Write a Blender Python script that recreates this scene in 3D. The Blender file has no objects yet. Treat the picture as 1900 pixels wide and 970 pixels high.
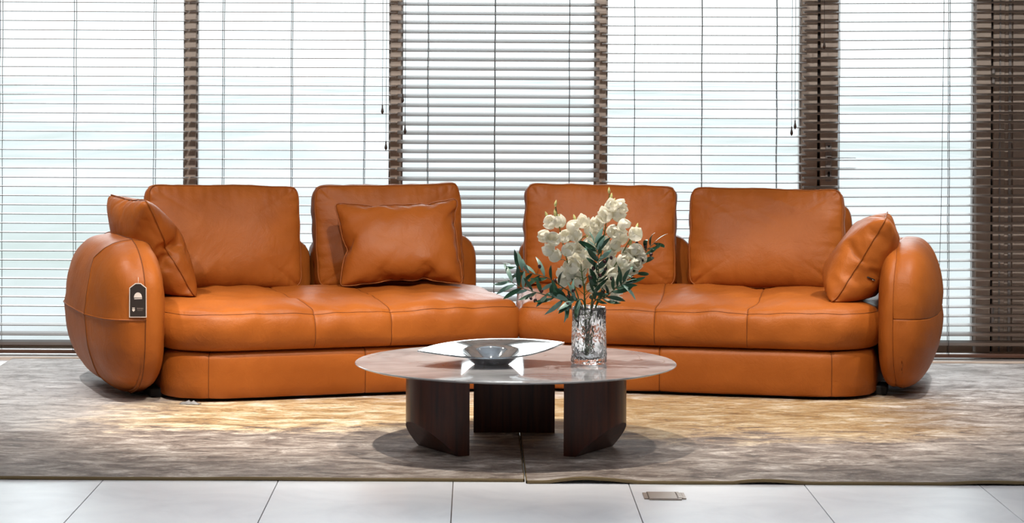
import bpy, bmesh, math, random
import numpy as np
from mathutils import Vector, Matrix

# ---------------------------------------------------------------- camera, sky, lamps, exposure
SC = bpy.context.scene
COL = SC.collection
F, CX, CY, HC, ROLL = 4486.0, 885.0, 136.0, 1.40, math.radians(0.27)   # focal length in px of the 1900 px frame, principal point, lens height
cam = bpy.data.cameras.new('camera')
cam.sensor_width = 36.0
cam.lens = F / 1900.0 * 36.0
cam.shift_x = (950.0 - CX) / 1900.0
cam.shift_y = -(485.0 - CY) / 1900.0
cam.clip_end = 900
cam_o = bpy.data.objects.new('camera', cam)
cam_o.location = (0, 0, HC)
cam_o.rotation_euler = (math.pi / 2, -ROLL, 0)
COL.objects.link(cam_o)
SC.camera = cam_o

world = bpy.data.worlds.new('overcast_sky')
SC.world = world
world.use_nodes = True
bg = world.node_tree.nodes['Background']
bg.inputs[0].default_value = (0.95, 0.98, 1.0, 1)
bg.inputs[1].default_value = 1.45

haze = bpy.data.lights.new('hazy_sun', 'SUN')        # veiled daylight falling in through the windows
haze.energy = 2.1
haze.angle = math.radians(38)
haze.color = (.95, .98, 1)
haze_o = bpy.data.objects.new('hazy_sun', haze)
haze_o.location = (0, 20, 6)
haze_o.rotation_euler = Vector((.05, -1, -.42)).to_track_quat('-Z', 'Y').to_euler()
COL.objects.link(haze_o)

SC.view_settings.view_transform = 'Standard'
SC.view_settings.look = 'None'
SC.view_settings.gamma = 1.0
SC.view_settings.use_curve_mapping = False
SC.view_settings.exposure = 0.0

def spot(loc, target, power, angle, color=(1, .86, .68), radius=.045, blend=.6):
    l = bpy.data.lights.new('key_and_fill_spot', 'SPOT')
    l.energy = power
    l.spot_size = math.radians(angle)
    l.spot_blend = blend
    l.color = color
    l.shadow_soft_size = radius
    o = bpy.data.objects.new('key_and_fill_spot', l)
    o.location = loc
    o.rotation_euler = (Vector(target) - Vector(loc)).to_track_quat('-Z', 'Y').to_euler()
    COL.objects.link(o)
    return o

WARM = (1, .92, .80)
spot((.12, 8.85, 2.84), (.15, 9.75, 0), 240, 84, WARM)
spot((-1.0, 9.0, 2.84), (-.62, 9.75, 0), 350, 50, WARM)
spot((1.35, 8.9, 2.84), (1.15, 9.85, 0), 150, 56, WARM)
NEUTRAL = (1, .97, .94)
for gx in (-2.35, 2.45):                           # added fill spots, made up to brighten the two ends of the rugs
    spot((gx, 10.1, 2.84), (gx, 10.3, 0), 190, 78, NEUTRAL)
for gx in (-2.2, -.75, .75, 2.2):                # added fill without real fixtures, lifting the window frames
    spot((gx, 7.9, 2.84), (gx, 12.0, .9), 125, 62, NEUTRAL)
for gx in (-2.4, 0, 2.4):  # added grid of fill spots, invented to lift the room and front tiles
    for gy in (1.5, 4.2, 6.6):
        spot((gx, gy, 2.84), (gx, gy + .5, 0), 62 if gy > 6 else 45, 105, (.95, .97, 1), .08)

# ---------------------------------------------------------------- helpers
def PX(px, py, d):
    """photograph pixel + distance from the lens plane -> point in the room"""
    a, b = px - CX, py - CY
    c, s = math.cos(ROLL), math.sin(ROLL)
    x, y = a * c + b * s, -a * s + b * c
    return Vector((x * d / F, d, HC - y * d / F))

def mesh_obj(name, v, f, m, parent=None, smooth=True):
    me = bpy.data.meshes.new(name)
    me.from_pydata([tuple(map(float, p)) for p in v], [], [tuple(int(i) for i in q) for q in f])
    me.validate()
    if m: me.materials.append(m)
    if smooth:
        me.polygons.foreach_set('use_smooth', [True] * len(me.polygons))
    o = bpy.data.objects.new(name, me)
    COL.objects.link(o)
    if parent: o.parent = parent
    return o

def bm_obj(name, bm, m, parent=None, smooth=False):
    bmesh.ops.recalc_face_normals(bm, faces=bm.faces)
    me = bpy.data.meshes.new(name)
    bm.to_mesh(me); bm.free()
    if m: me.materials.append(m)
    if smooth:
        me.polygons.foreach_set('use_smooth', [True] * len(me.polygons))
    o = bpy.data.objects.new(name, me)
    COL.objects.link(o)
    if parent: o.parent = parent
    return o

def inst(name, src, parent=None):
    o = bpy.data.objects.new(name, src.data)
    COL.objects.link(o)
    if parent: o.parent = parent
    return o

def empty(name, loc=(0, 0, 0), rz=0):
    o = bpy.data.objects.new(name, None)
    o.empty_display_size = .1
    o.location = loc
    o.rotation_euler = (0, 0, rz)
    COL.objects.link(o)
    return o

def tag(o, label=None, cat=None, group=None, kind=None):
    if label: o['label'] = label
    if cat: o['category'] = cat
    if group: o['group'] = group
    if kind: o['kind'] = kind
    return o

def box_bm(x0, x1, y0, y1, z0, z1, bev=0.0, seg=1, bm=None):
    own = bm is None
    if own: bm = bmesh.new()
    r = bmesh.ops.create_cube(bm, size=1.0)
    for v in r['verts']:
        v.co = Vector((x0 + (v.co.x + .5) * (x1 - x0), y0 + (v.co.y + .5) * (y1 - y0), z0 + (v.co.z + .5) * (z1 - z0)))
    if bev > 0:
        es = list({e for v in r['verts'] for e in v.link_edges})
        bmesh.ops.bevel(bm, geom=es, offset=bev, segments=seg, affect='EDGES', profile=.5)
    return bm

def box(name, x0, x1, y0, y1, z0, z1, m, parent=None, bev=0.0, seg=1):
    return bm_obj(name, box_bm(x0, x1, y0, y1, z0, z1, bev, seg), m, parent)

def tube_geo(pts, r, n=6, closed=False, caps=True):
    pts = [Vector(p) for p in pts]
    N = len(pts)
    rs = r if hasattr(r, '__len__') else [r] * N
    v, f = [], []
    ref = None
    for i, p in enumerate(pts):
        if closed:
            t = pts[(i + 1) % N] - pts[i - 1]
        else:
            t = pts[min(i + 1, N - 1)] - pts[max(i - 1, 0)]
        if t.length < 1e-9: t = Vector((0, 0, 1))
        t.normalize()
        if ref is None:
            ref = t.orthogonal().normalized()
        ref = (ref - t * ref.dot(t))
        if ref.length < 1e-6: ref = t.orthogonal()
        ref.normalize()
        b = t.cross(ref)
        for k in range(n):
            a = 2 * math.pi * k / n
            v.append(p + (ref * math.cos(a) + b * math.sin(a)) * rs[i])
    for i in range(N if closed else N - 1):
        j = (i + 1) % N
        for k in range(n):
            k2 = (k + 1) % n
            f.append((i * n + k, i * n + k2, j * n + k2, j * n + k))
    if not closed and caps:
        f.append(tuple(range(n - 1, -1, -1)))
        f.append(tuple((N - 1) * n + k for k in range(n)))
    return v, f

def tube(name, pts, r, m, parent=None, n=6, closed=False):
    v, f = tube_geo(pts, r, n, closed)
    return mesh_obj(name, v, f, m, parent)

def bez(pts, n):
    """Catmull-Rom through pts, n samples a span"""
    P = [Vector(p) for p in pts]
    P = [P[0] * 2 - P[1]] + P + [P[-1] * 2 - P[-2]]
    out = []
    for i in range(1, len(P) - 2):
        for k in range(n):
            t = k / n
            a, b, c, d = P[i - 1], P[i], P[i + 1], P[i + 2]
            out.append(.5 * ((2 * b) + (c - a) * t + (2 * a - 5 * b + 4 * c - d) * t * t + (3 * b - a - 3 * c + d) * t ** 3))
    out.append(P[-2])
    return out

_rng = np.random.RandomState(7)
_perm = np.concatenate([_rng.permutation(256)] * 3)
_grad = _rng.normal(size=(256, 3)); _grad /= np.linalg.norm(_grad, axis=1)[:, None]
def perlin(P, seed=0):
    P = np.asarray(P, float) + seed * 17.31
    i = np.floor(P).astype(int); f = P - i
    u = f * f * f * (f * (f * 6 - 15) + 10)
    i &= 255
    res = 0
    for dx in (0, 1):
        for dy in (0, 1):
            for dz in (0, 1):
                h = _perm[_perm[_perm[(i[:, 0] + dx) & 255] + ((i[:, 1] + dy) & 255)] + ((i[:, 2] + dz) & 255)]
                g = _grad[h]
                d = g[:, 0] * (f[:, 0] - dx) + g[:, 1] * (f[:, 1] - dy) + g[:, 2] * (f[:, 2] - dz)
                w = (u[:, 0] if dx else 1 - u[:, 0]) * (u[:, 1] if dy else 1 - u[:, 1]) * (u[:, 2] if dz else 1 - u[:, 2])
                res = res + d * w
    return res
def ridge(P, seed=0):
    return 1 - np.minimum(1, np.abs(perlin(P, seed)) * 3.0)

def vnormals(me):
    n = np.empty(len(me.vertices) * 3)
    me.vertex_normals.foreach_get('vector', n)
    return n.reshape(-1, 3)
def getco(me):
    a = np.empty(len(me.vertices) * 3); me.vertices.foreach_get('co', a); return a.reshape(-1, 3)
def setco(me, a):
    me.vertices.foreach_set('co', np.ascontiguousarray(a, dtype=float).ravel()); me.update()

# ---------------------------------------------------------------- materials
def S(r, g, b):
    """sRGB 0-255 -> linear"""
    def c(x):
        x /= 255.0
        return x / 12.92 if x <= .04045 else ((x + .055) / 1.055) ** 2.4
    return (c(r), c(g), c(b), 1)

class NT:
    def __init__(self, name):
        self.m = bpy.data.materials.new(name); self.m.use_nodes = True
        self.t = self.m.node_tree; self.n = self.t.nodes; self.l = self.t.links
        self.b = self.n['Principled BSDF']
    def node(self, typ, **kw):
        o = self.n.new(typ)
        for k, v in kw.items(): setattr(o, k, v)
        return o
    def link(self, a, b): self.l.new(a, b)
    def coord(self, scale=(1, 1, 1), out='Object', loc=(0, 0, 0)):
        c = self.node('ShaderNodeTexCoord'); mp = self.node('ShaderNodeMapping')
        mp.inputs['Scale'].default_value = scale
        mp.inputs['Location'].default_value = loc
        self.link(c.outputs[out], mp.inputs[0]); return mp.outputs[0]
    def noise(self, vec, scale, detail=4, rough=.55, dist=0):
        o = self.node('ShaderNodeTexNoise')
        o.inputs['Scale'].default_value = scale; o.inputs['Detail'].default_value = detail
        o.inputs['Roughness'].default_value = rough; o.inputs['Distortion'].default_value = dist
        if vec: self.link(vec, o.inputs['Vector'])
        return o.outputs['Fac']
    def ramp(self, fac, stops):
        o = self.node('ShaderNodeValToRGB')
        e = o.color_ramp.elements
        while len(e) > 1: e.remove(e[0])
        e[0].position, e[0].color = stops[0]
        for p, c in stops[1:]:
            x = e.new(p); x.color = c
        self.link(fac, o.inputs[0]); return o.outputs[0]
    def mix(self, fac, a, b, mode='MIX'):
        o = self.node('ShaderNodeMix', data_type='RGBA', blend_type=mode)
        for sock, val in ((o.inputs[0], fac), (o.inputs[6], a), (o.inputs[7], b)):
            if hasattr(val, 'is_linked'): self.link(val, sock)
            else: sock.default_value = val
        return o.outputs[2]
    def math(self, op, a, b=None, clamp=False):
        o = self.node('ShaderNodeMath', operation=op, use_clamp=clamp)
        for i, val in enumerate((a, b)):
            if val is None: continue
            if hasattr(val, 'is_linked'): self.link(val, o.inputs[i])
            else: o.inputs[i].default_value = val
        return o.outputs[0]
    def smooth(self, x, lo, hi):
        o = self.node('ShaderNodeMapRange', interpolation_type='SMOOTHSTEP')
        self.link(x, o.inputs[0])
        o.inputs[1].default_value = lo; o.inputs[2].default_value = hi
        return o.outputs[0]
    def bump(self, h, strength, dist, prev=None):
        o = self.node('ShaderNodeBump')
        o.inputs['Strength'].default_value = strength; o.inputs['Distance'].default_value = dist
        self.link(h, o.inputs['Height'])
        if prev: self.link(prev, o.inputs['Normal'])
        return o.outputs[0]
    def set(self, **kw):
        for k, v in kw.items():
            s = self.b.inputs[k.replace('_', ' ')]
            if hasattr(v, 'is_linked'): self.link(v, s)
            else: s.default_value = v
        return self

def plain(name, col, rough=.5, metal=0, **kw):
    t = NT(name)
    v = t.noise(t.coord(), 14, 3)
    c = t.mix(v, tuple(x * .9 for x in col[:3]) + (1,), tuple(min(1, x * 1.1) for x in col[:3]) + (1,))
    t.set(Base_Color=c, Roughness=rough, Metallic=metal)
    for k, x in kw.items(): t.b.inputs[k.replace('_', ' ')].default_value = x
    return t.m

M = {}
def leather(name, c0, c1, rough=.47):
    t = NT(name)
    co = t.coord()
    big = t.noise(co, 3.2, 3, .5)
    col = t.mix(t.smooth(big, .35, .65), c0, c1)
    vor = t.node('ShaderNodeTexVoronoi'); vor.inputs['Scale'].default_value = 330
    t.link(co, vor.inputs['Vector'])
    fine = t.noise(co, 120, 3, .6)
    crease = t.noise(t.coord((1, 1.6, 1)), 11, 5, .62, .6)
    b1 = t.bump(vor.outputs['Distance'], .16, .0012)
    b2 = t.bump(fine, .10, .002, b1)
    b3 = t.bump(crease, .30, .012, b2)
    ro = t.math('ADD', t.math('MULTIPLY', fine, .16), rough - .08)
    t.set(Base_Color=col, Roughness=ro, Normal=b3)
    t.b.inputs['Specular IOR Level'].default_value = .22
    return t.m
M['leather'] = leather('orange_leather', (.305, .080, .0110, 1), (.375, .104, .0160, 1))
M['seam'] = leather('leather_seam', (.13, .036, .009, 1), (.16, .045, .011, 1), .55)
M['piping'] = leather('leather_piping', (.26, .068, .011, 1), (.30, .085, .014, 1), .45)

def rug_mat(name, seed, right):
    t = NT(name)
    pos = t.node('ShaderNodeNewGeometry').outputs['Position']
    sep = t.node('ShaderNodeSeparateXYZ'); t.link(pos, sep.inputs[0])
    X, Y = sep.outputs[0], sep.outputs[1]
    st = t.coord((5.0, 9.5, 1), loc=(seed, seed * 2, 0))
    s1 = t.noise(st, 1.0, 9, .74, .6)
    st2 = t.coord((24, 46, 1), loc=(seed * 3, 0, 0))
    s2 = t.noise(st2, 1.0, 5, .7, .3)
    blot = t.noise(t.coord((1.1, 2.6, 1), loc=(0, seed, 0)), 1.3, 3, .6)
    wob = t.math('MULTIPLY', t.math('SUBTRACT', s1, .5), 1.5)
    wob2 = t.math('MULTIPLY', t.math('SUBTRACT', blot, .5), .7)
    Yw = t.math('ADD', t.math('ADD', Y, wob), wob2)
    Xw = t.math('ADD', t.math('ADD', X, t.math('MULTIPLY', wob, .9)), wob2)
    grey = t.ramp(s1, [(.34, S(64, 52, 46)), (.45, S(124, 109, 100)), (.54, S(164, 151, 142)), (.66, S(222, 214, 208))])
    silver = t.ramp(s1, [(.34, S(124, 118, 116)), (.45, S(184, 180, 179)), (.54, S(218, 216, 216)), (.66, S(248, 248, 248))])  # silver pile, with window light painted into the colour as extra paleness
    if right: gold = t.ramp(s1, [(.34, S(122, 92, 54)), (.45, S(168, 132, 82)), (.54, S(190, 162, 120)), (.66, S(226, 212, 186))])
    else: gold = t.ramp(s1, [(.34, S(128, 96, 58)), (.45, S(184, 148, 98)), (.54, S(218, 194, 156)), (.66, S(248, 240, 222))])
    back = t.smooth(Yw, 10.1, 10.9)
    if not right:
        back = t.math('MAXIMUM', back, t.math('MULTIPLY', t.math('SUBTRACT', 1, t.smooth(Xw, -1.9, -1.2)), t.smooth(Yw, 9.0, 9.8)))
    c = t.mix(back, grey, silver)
    if right:
        g = t.math('MULTIPLY', t.smooth(Yw, 9.08, 9.45), t.math('SUBTRACT', 1, t.smooth(Yw, 10.3, 10.75)))
        g = t.math('MULTIPLY', g, t.math('SUBTRACT', 1, t.smooth(Xw, 1.5, 2.15)))
    else:
        g = t.math('MULTIPLY', t.smooth(Yw, 9.25, 9.55), t.math('SUBTRACT', 1, t.smooth(Yw, 10.15, 10.6)))
        g = t.math('MULTIPLY', g, t.smooth(Xw, -1.65, -1.0))
    c = t.mix(g, c, gold)
    fl = t.smooth(s2, .56, .70)
    c = t.mix(t.math('MULTIPLY', fl, .62), c, S(232, 226, 216))
    dk = t.math('SUBTRACT', 1, t.smooth(s2, .32, .46))
    c = t.mix(t.math('MULTIPLY', dk, .7), c, S(74, 58, 48))
    pile = t.noise(t.coord((60, 260, 1)), 1, 3, .7)
    b = t.bump(s1, .7, .014)
    b = t.bump(s2, .6, .008, b)
    b = t.bump(pile, .5, .004, b)
    t.set(Base_Color=c, Roughness=.62, Normal=b)
    t.b.inputs['Sheen Weight'].default_value = .25
    t.b.inputs['Sheen Roughness'].default_value = .35
    t.b.inputs['Specular IOR Level'].default_value = .45
    return t.m
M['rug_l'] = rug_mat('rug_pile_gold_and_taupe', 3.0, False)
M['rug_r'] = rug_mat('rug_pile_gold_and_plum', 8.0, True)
M['rug_edge'] = plain('rug_binding', S(120, 102, 70), .85)

def tile_mat():
    t = NT('porcelain_tile')
    n = t.noise(t.coord((1, 1, 1), 'Object'), 2.5, 5, .6, .8)
    geo = t.node('ShaderNodeObjectInfo')
    c = t.ramp(n, [(.3, S(222, 225, 233)), (.5, S(236, 239, 246)), (.7, S(243, 246, 251))])
    c = t.mix(t.math('MULTIPLY', geo.outputs['Random'], .08), c, S(190, 186, 184))
    fine = t.noise(t.coord((20, 60, 1)), 3, 3)
    t.set(Base_Color=c, Roughness=t.math('ADD', t.math('MULTIPLY', fine, .10), .34), Normal=t.bump(fine, .04, .002))
    return t.m
M['tile'] = tile_mat()
M['grout'] = plain('tile_grout', S(96, 88, 82), .9)
M['wall'] = plain('wall_paint', S(214, 208, 200), .8)
M['ceiling'] = plain('ceiling_paint', S(228, 224, 218), .85)
M['frame'] = plain('window_frame_bronze', S(222, 204, 188), .45)
M['frame_dark'] = plain('frame_gasket', S(38, 30, 26), .6)
M['frame_pale'] = plain('frame_aluminium_bead', S(186, 180, 176), .35, .3)
def terrace():
    t = NT('terrace_paving')
    n = t.noise(t.coord((.12, .035, 1)), 1.0, 6, .65, .5)
    t.set(Base_Color=t.ramp(n, [(.36, S(168, 176, 172)), (.5, S(194, 196, 199)), (.64, S(220, 219, 224))]), Roughness=.85)
    return t.m
M['terrace'] = terrace()
def slat_mat():
    t = NT('taupe_wood_slat')
    n = t.noise(t.coord((3, 60, 60)), 1.5, 4, .6)
    c = t.ramp(n, [(.3, S(92, 77, 67)), (.7, S(116, 100, 89))])
    t.set(Base_Color=c, Roughness=.42)
    return t.m
M['slat'] = slat_mat()
M['rail'] = plain('blind_bottom_rail_brown', S(98, 66, 50), .45)
M['cord'] = plain('blind_cord', S(60, 52, 50), .8)
M['tassel'] = plain('tassel_brown_wood', S(62, 42, 30), .4)
def glass_pane():
    t = NT('window_glass')
    tr = t.node('ShaderNodeBsdfTransparent'); tr.inputs[0].default_value = (.95, .98, .98, 1)
    gl = t.node('ShaderNodeBsdfGlossy'); gl.inputs['Roughness'].default_value = .02
    fr = t.node('ShaderNodeFresnel'); fr.inputs[0].default_value = 1.3
    mx = t.node('ShaderNodeMixShader')
    t.link(fr.outputs[0], mx.inputs[0]); t.link(tr.outputs[0], mx.inputs[1]); t.link(gl.outputs[0], mx.inputs[2])
    t.link(mx.outputs[0], t.n['Material Output'].inputs[0])
    return t.m
M['pane'] = glass_pane()

def marble():
    t = NT('table_top_marble')
    co = t.coord((1, 1, 1), loc=(.3, .1, 0))
    n = t.noise(co, 1.7, 3, .55, 1.2)
    cloud = t.noise(t.coord((1, 1.6, 1), loc=(2, 5, 0)), 2.2, 4, .6, .8)
    v = t.math('ABSOLUTE', t.math('SUBTRACT', n, .5))
    vein = t.math('SUBTRACT', 1, t.smooth(v, .0, .010))
    c = t.ramp(cloud, [(.32, S(142, 142, 147)), (.48, S(172, 173, 177)), (.66, S(196, 197, 201))])
    c = t.mix(t.math('MULTIPLY', vein, .35), c, S(118, 98, 88))
    br = t.smooth(t.noise(t.coord((1, 1, 1), loc=(7, 1, 0)), 1.9, 4, .6, 1.0), .55, .72)
    c = t.mix(t.math('MULTIPLY', br, .22), c, S(160, 130, 116))
    t.set(Base_Color=c, Roughness=.05, IOR=1.30)
    t.b.inputs['Specular IOR Level'].default_value = .5
    return t.m
M['marble'] = marble()
def wood():
    t = NT('dark_walnut_veneer')
    n = t.noise(t.coord((46, 46, 2.2)), 1.0, 5, .6, .5)
    c = t.ramp(n, [(.3, S(52, 24, 16)), (.5, S(78, 36, 22)), (.7, S(96, 46, 28))])
    t.set(Base_Color=c, Roughness=.32)
    return t.m
M['walnut'] = wood()
M['plinth'] = plain('black_plinth', S(24, 22, 22), .7)
M['plastic'] = plain('grey_wrap_film', S(150, 150, 152), .5)

def glass(name, col, rough=0.0, ior=1.48):
    t = NT(name)
    n = t.noise(t.coord(), 60, 2)
    t.set(Base_Color=col, Roughness=rough, IOR=ior)
    t.b.inputs['Transmission Weight'].default_value = 1
    return t
tv = glass('ice_textured_glass', (.985, .99, 1, 1), 0.0, 1.48)
vn = tv.noise(tv.coord((1, 1, .55)), 70, 3, .6, 1.2)
tv.set(Normal=tv.bump(vn, .12, .003))
tv.b.inputs['Transmission Weight'].default_value = .97
M['vase'] = tv.m
def smoked():
    t = NT('smoked_glass')
    n = t.noise(t.coord((1, 5, 1)), 6, 3, .6, 1.0)
    c = t.ramp(n, [(.3, S(84, 90, 98)), (.7, S(124, 130, 138))])
    t.set(Base_Color=c, Roughness=.05, IOR=1.42)
    t.b.inputs['Transmission Weight'].default_value = .75
    t.b.inputs['Coat Weight'].default_value = .15
    t.b.inputs['Coat Roughness'].default_value = .02
    return t.m
M['smoked'] = smoked()

def petal_mat():
    t = NT('white_petal')
    n = t.noise(t.coord((1, 1, 1)), 26, 3)
    c = t.mix(n, S(254, 252, 244), S(246, 242, 226))
    t.set(Base_Color=c, Roughness=.5)
    tr = t.node('ShaderNodeBsdfTranslucent'); t.link(c, tr.inputs[0])
    mx = t.node('ShaderNodeMixShader'); mx.inputs[0].default_value = .38
    t.link(t.b.outputs[0], mx.inputs[1]); t.link(tr.outputs[0], mx.inputs[2])
    t.link(mx.outputs[0], t.n['Material Output'].inputs[0])
    return t.m
M['petal'] = petal_mat()
M['bud'] = plain('green_white_bud', S(214, 210, 140), .5)
M['stalk'] = plain('flower_stalk', S(92, 112, 52), .55)
M['branch'] = plain('olive_branch_bark', S(70, 84, 56), .6)
def leaf_mat():
    t = NT('olive_leaf')
    geo = t.node('ShaderNodeNewGeometry')
    n = t.noise(t.coord((1, 1, 1)), 30, 3)
    top = t.mix(n, S(24, 62, 44), S(52, 92, 66))
    und = t.mix(n, S(104, 142, 130), S(140, 172, 160))
    c = t.mix(geo.outputs['Backfacing'], top, und)
    t.set(Base_Color=c, Roughness=.38)
    return t.m
M['leaf'] = leaf_mat()
M['olive'] = plain('dark_olive_fruit', S(58, 22, 26), .25)
M['tag_black'] = plain('tag_card_black', S(44, 36, 33), .5)
M['tag_white'] = plain('tag_print_white', S(226, 214, 206), .5)
M['tag_grey'] = plain('tag_print_grey', S(120, 108, 102), .5)
M['brass'] = plain('floor_box_brushed_metal', S(150, 136, 124), .4, .5)
M['brass_dark'] = plain('floor_box_gap', S(70, 56, 46), .6)
M['steel'] = plain('handle_satin_metal', S(170, 162, 154), .3, .8)
M['black'] = plain('black_metal', S(26, 24, 24), .4)

# ---------------------------------------------------------------- the setting
floor = box('floor', -4.5, 4.9, -2, 12.28, -.12, -.006, M['grout'])
tag(floor, 'pale grey porcelain tile floor with narrow grout lines', kind='structure')
floor['category'] = 'floor'
t_src = None
for i in range(-7, 8):
    for j in range(6):
        x0, y0 = -.075 + .6 * i, 4.70 + 1.2 * j
        if t_src is None:
            t_src = box('tile', -.2985, .2985, -.5985, .5985, -.012, 0, M['tile'], floor, .0008)
            o = t_src
        else:
            o = inst('tile', t_src, floor)
        o.location = (x0 + .3, y0 + .6, 0)
ext = box('ground', -160, 160, 12.42, 600, -.2, -.06, M['terrace'])
tag(ext, 'pale terrace paving outside the windows', kind='structure'); ext['category'] = 'ground'

ceil = box('ceiling', -4.5, 4.9, -2, 12.4, 2.9, 3.0, M['ceiling'])
tag(ceil, 'white painted showroom ceiling', kind='structure'); ceil['category'] = 'ceiling'
for nm, a in (('wall_left', (-4.6, -4.5, -2, 12.4)), ('wall_right', (4.9, 5.0, -2, 12.4)), ('wall_front', (-4.6, 5.0, -2.1, -2))):
    w = box(nm, *a, -.1, 3.0, M['wall'])
    tag(w, 'plain pale painted wall of the showroom', kind='structure'); w['category'] = 'wall'

YG = 12.06                     # plane of the glazing
WT = 2.66                      # top of the windows
def X12(px): return (px - CX) * YG / F
edges = [X12(-40), X12(345), X12(366), X12(725), X12(745), X12(1105), X12(1124), X12(1485), X12(1552), X12(1803), 3.4]
wb = bm_obj('wall_back', box_bm(-4.6, edges[0], YG - .04, YG + .2, -.1, 3.0, bm=None), M['wall'])
tag(wb, 'window wall of the showroom', kind='structure'); wb['category'] = 'wall'
box('lintel', edges[0], 5.0, YG - .03, YG + .2, WT, 3.0, M['wall'], wb)
box('pier', 3.4, 5.0, YG - .03, YG + .2, -.1, WT, M['wall'], wb)
sill = bm_obj('trim_1', box_bm(edges[0], 3.4, YG - .33, YG + .15, -.11, .012, .003), M['frame_pale'])
tag(sill, 'low pale threshold running under all the windows', kind='structure'); sill['category'] = 'trim'
box('nosing', edges[0], 3.4, YG - .345, YG - .33, -.004, .016, M['frame'], sill, .003)
track = box('track', edges[0], 3.4, YG - .06, YG - .03, .012, .03, M['frame'], sill, .003)

for k in range(4):
    x0, x1 = edges[2 * k], edges[2 * k + 1]
    w = empty('window_%d' % (k + 1), ((x0 + x1) / 2, YG, 0))
    tag(w, 'tall fixed window pane, number %s counted from the left' % ('one', 'two', 'three', 'four')[k], kind='structure')
    w['category'] = 'window'
    cxw = (x0 + x1) / 2
    box('pane', x0 - cxw, x1 - cxw, -.004, .004, .02, WT, M['pane'], w)
    for side, xx in ((-1, x0 - cxw), (1, x1 - cxw)):
        if k == 0 and side < 0: continue
        box('bead', min(xx, xx - side * .008), max(xx, xx - side * .008), -.03, .02, .02, WT, M['frame_pale'], w)
    box('bottom_frame', x0 - cxw, x1 - cxw, -.03, .03, .012, .05, M['frame'], w, .002)
for k, (a, b) in enumerate(((1, 2), (3, 4), (5, 6))):
    p = bm_obj('trim_%d' % (k + 2), box_bm(edges[a], edges[b], YG - .05, YG + .06, .012, WT, .003), M['frame'])
    tag(p, 'slim bronze mullion between windows %s' % ('one and two', 'two and three', 'three and four')[k], kind='structure')
    p['category'] = 'mullion'
# glazed door on the right
a, b = edges[7], edges[8]
dj = bm_obj('trim_5', box_bm(a, a + (b - a) * .44, YG - .05, YG + .06, .012, WT, .003), M['frame'])
tag(dj, 'wide bronze jamb left of the glazed door', kind='structure'); dj['category'] = 'mullion'
box('gasket', a + (b - a) * .44, a + (b - a) * .52, YG - .03, YG + .04, .012, WT, M['frame_dark'], dj)
door = empty('door_1', ((b + edges[9]) / 2, YG, 0))
tag(door, 'bronze framed glass door behind the rightmost blind', kind='structure'); door['category'] = 'door'
dx = (b + edges[9]) / 2
box('stile', a + (b - a) * .52 - dx, b - dx, -.06, .05, .02, WT, M['frame'], door, .003)
box('stile', edges[9] + .012 - dx, edges[9] + .085 - dx, -.06, .05, .02, WT, M['frame'], door, .003)
box('bead', edges[9] - dx, edges[9] + .006 - dx, -.03, .02, .02, WT, M['frame_pale'], door)
box('pane', b - dx, edges[9] - dx, -.004, .004, .02, WT, M['pane'], door)
box('bottom_frame', b - dx, edges[9] - dx, -.04, .04, .012, .07, M['frame'], door, .002)
hz = PX(1536, 293, YG).z
hx = PX(1534, 293, YG).x - dx
pl = box('handle_plate', hx - .016, hx + .014, -.072, -.06, hz - .115, hz + .085, M['frame_pale'], door, .004, 2)
box('keyhole', hx - .006, hx + .006, -.075, -.071, hz - .09, hz - .065, M['black'], pl, .002)
box('screw', hx - .005, hx + .005, -.075, -.071, hz + .055, hz + .065, M['black'], pl, .002)
hb = box('handle', hx - .012, hx + .128, -.118, -.098, hz - .007, hz + .006, M['rail'], door, .003, 2)
box('handle_neck', hx - .012, hx + .012, -.1, -.071, hz - .009, hz + .009, M['steel'], hb, .003)
# fixed dark bronze panel to the right of the door
e9 = edges[9]
pn = bm_obj('trim_6', box_bm(e9 + .10, e9 + .158, YG - .04, YG + .05, .012, WT, .003), M['frame'])
tag(pn, 'bronze door frame and panels at the right edge', kind='structure'); pn['category'] = 'door frame'
box('gasket', e9 + .085, e9 + .10, YG - .02, YG + .04, .012, WT, M['frame_dark'], pn)
box('bead', e9 + .128, e9 + .136, YG - .048, YG - .04, .012, WT, M['frame_pale'], pn)
box('panel', e9 + .158, e9 + .195, YG - .03, YG + .05, .012, WT, M['frame'], pn, .003)
box('bead', e9 + .176, e9 + .188, YG - .042, YG - .03, .012, WT, M['frame_pale'], pn)
box('panel', e9 + .198, 3.4, YG - .04, YG + .05, .012, WT, M['frame'], pn, .003)
for zz in (PX(1838, 142, YG).z, PX(1830, 580, YG).z):
    hg = box('hinge', e9 + .087, e9 + .101, YG - .075, YG - .045, zz - .05, zz + .05, M['frame_pale'], pn, .004, 2)

# ---------------------------------------------------------------- blinds
YB = 11.86
def XB(px): return (px - CX) * YB / F
PITCH = 17.06 * YB / F
blinds = [  # left px, right px, tilt (front edge down), droop over its length, z of first slat in px at the middle, ladder px, pulls [(px, tassel py)], y offset, label
    (-160, 351, 2.0, .0055, 4.0, (2, 139, 287), [], 0, 'leftmost blind, behind the pillow with the hang tag arm below'),
    (354, 735, 2.2, .0040, 5.5, (414, 541, 676), [(709.5, 203), (716, 270)], .004, 'second blind from the left with two hanging tassels'),
    (737, 1113, 19, .0055, 8.0, (794, 918, 1056), [(747, 182), (751.5, 240)], 0, 'middle blind with the most tilted slats'),
    (1117, 1497, 7.5, .0030, 13.5, (1177, 1302, 1441), [(1475.5, 231), (1469, 243)], .004, 'blind hanging behind the flower vase'),
    (1490, 2080, 9.0, -.0040, 21.5, (1556, 1760, 1945), [(1529, 82)], -.006, 'rightmost blind hanging in front of the door'),
]
ZTOP = 2.62
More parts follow.
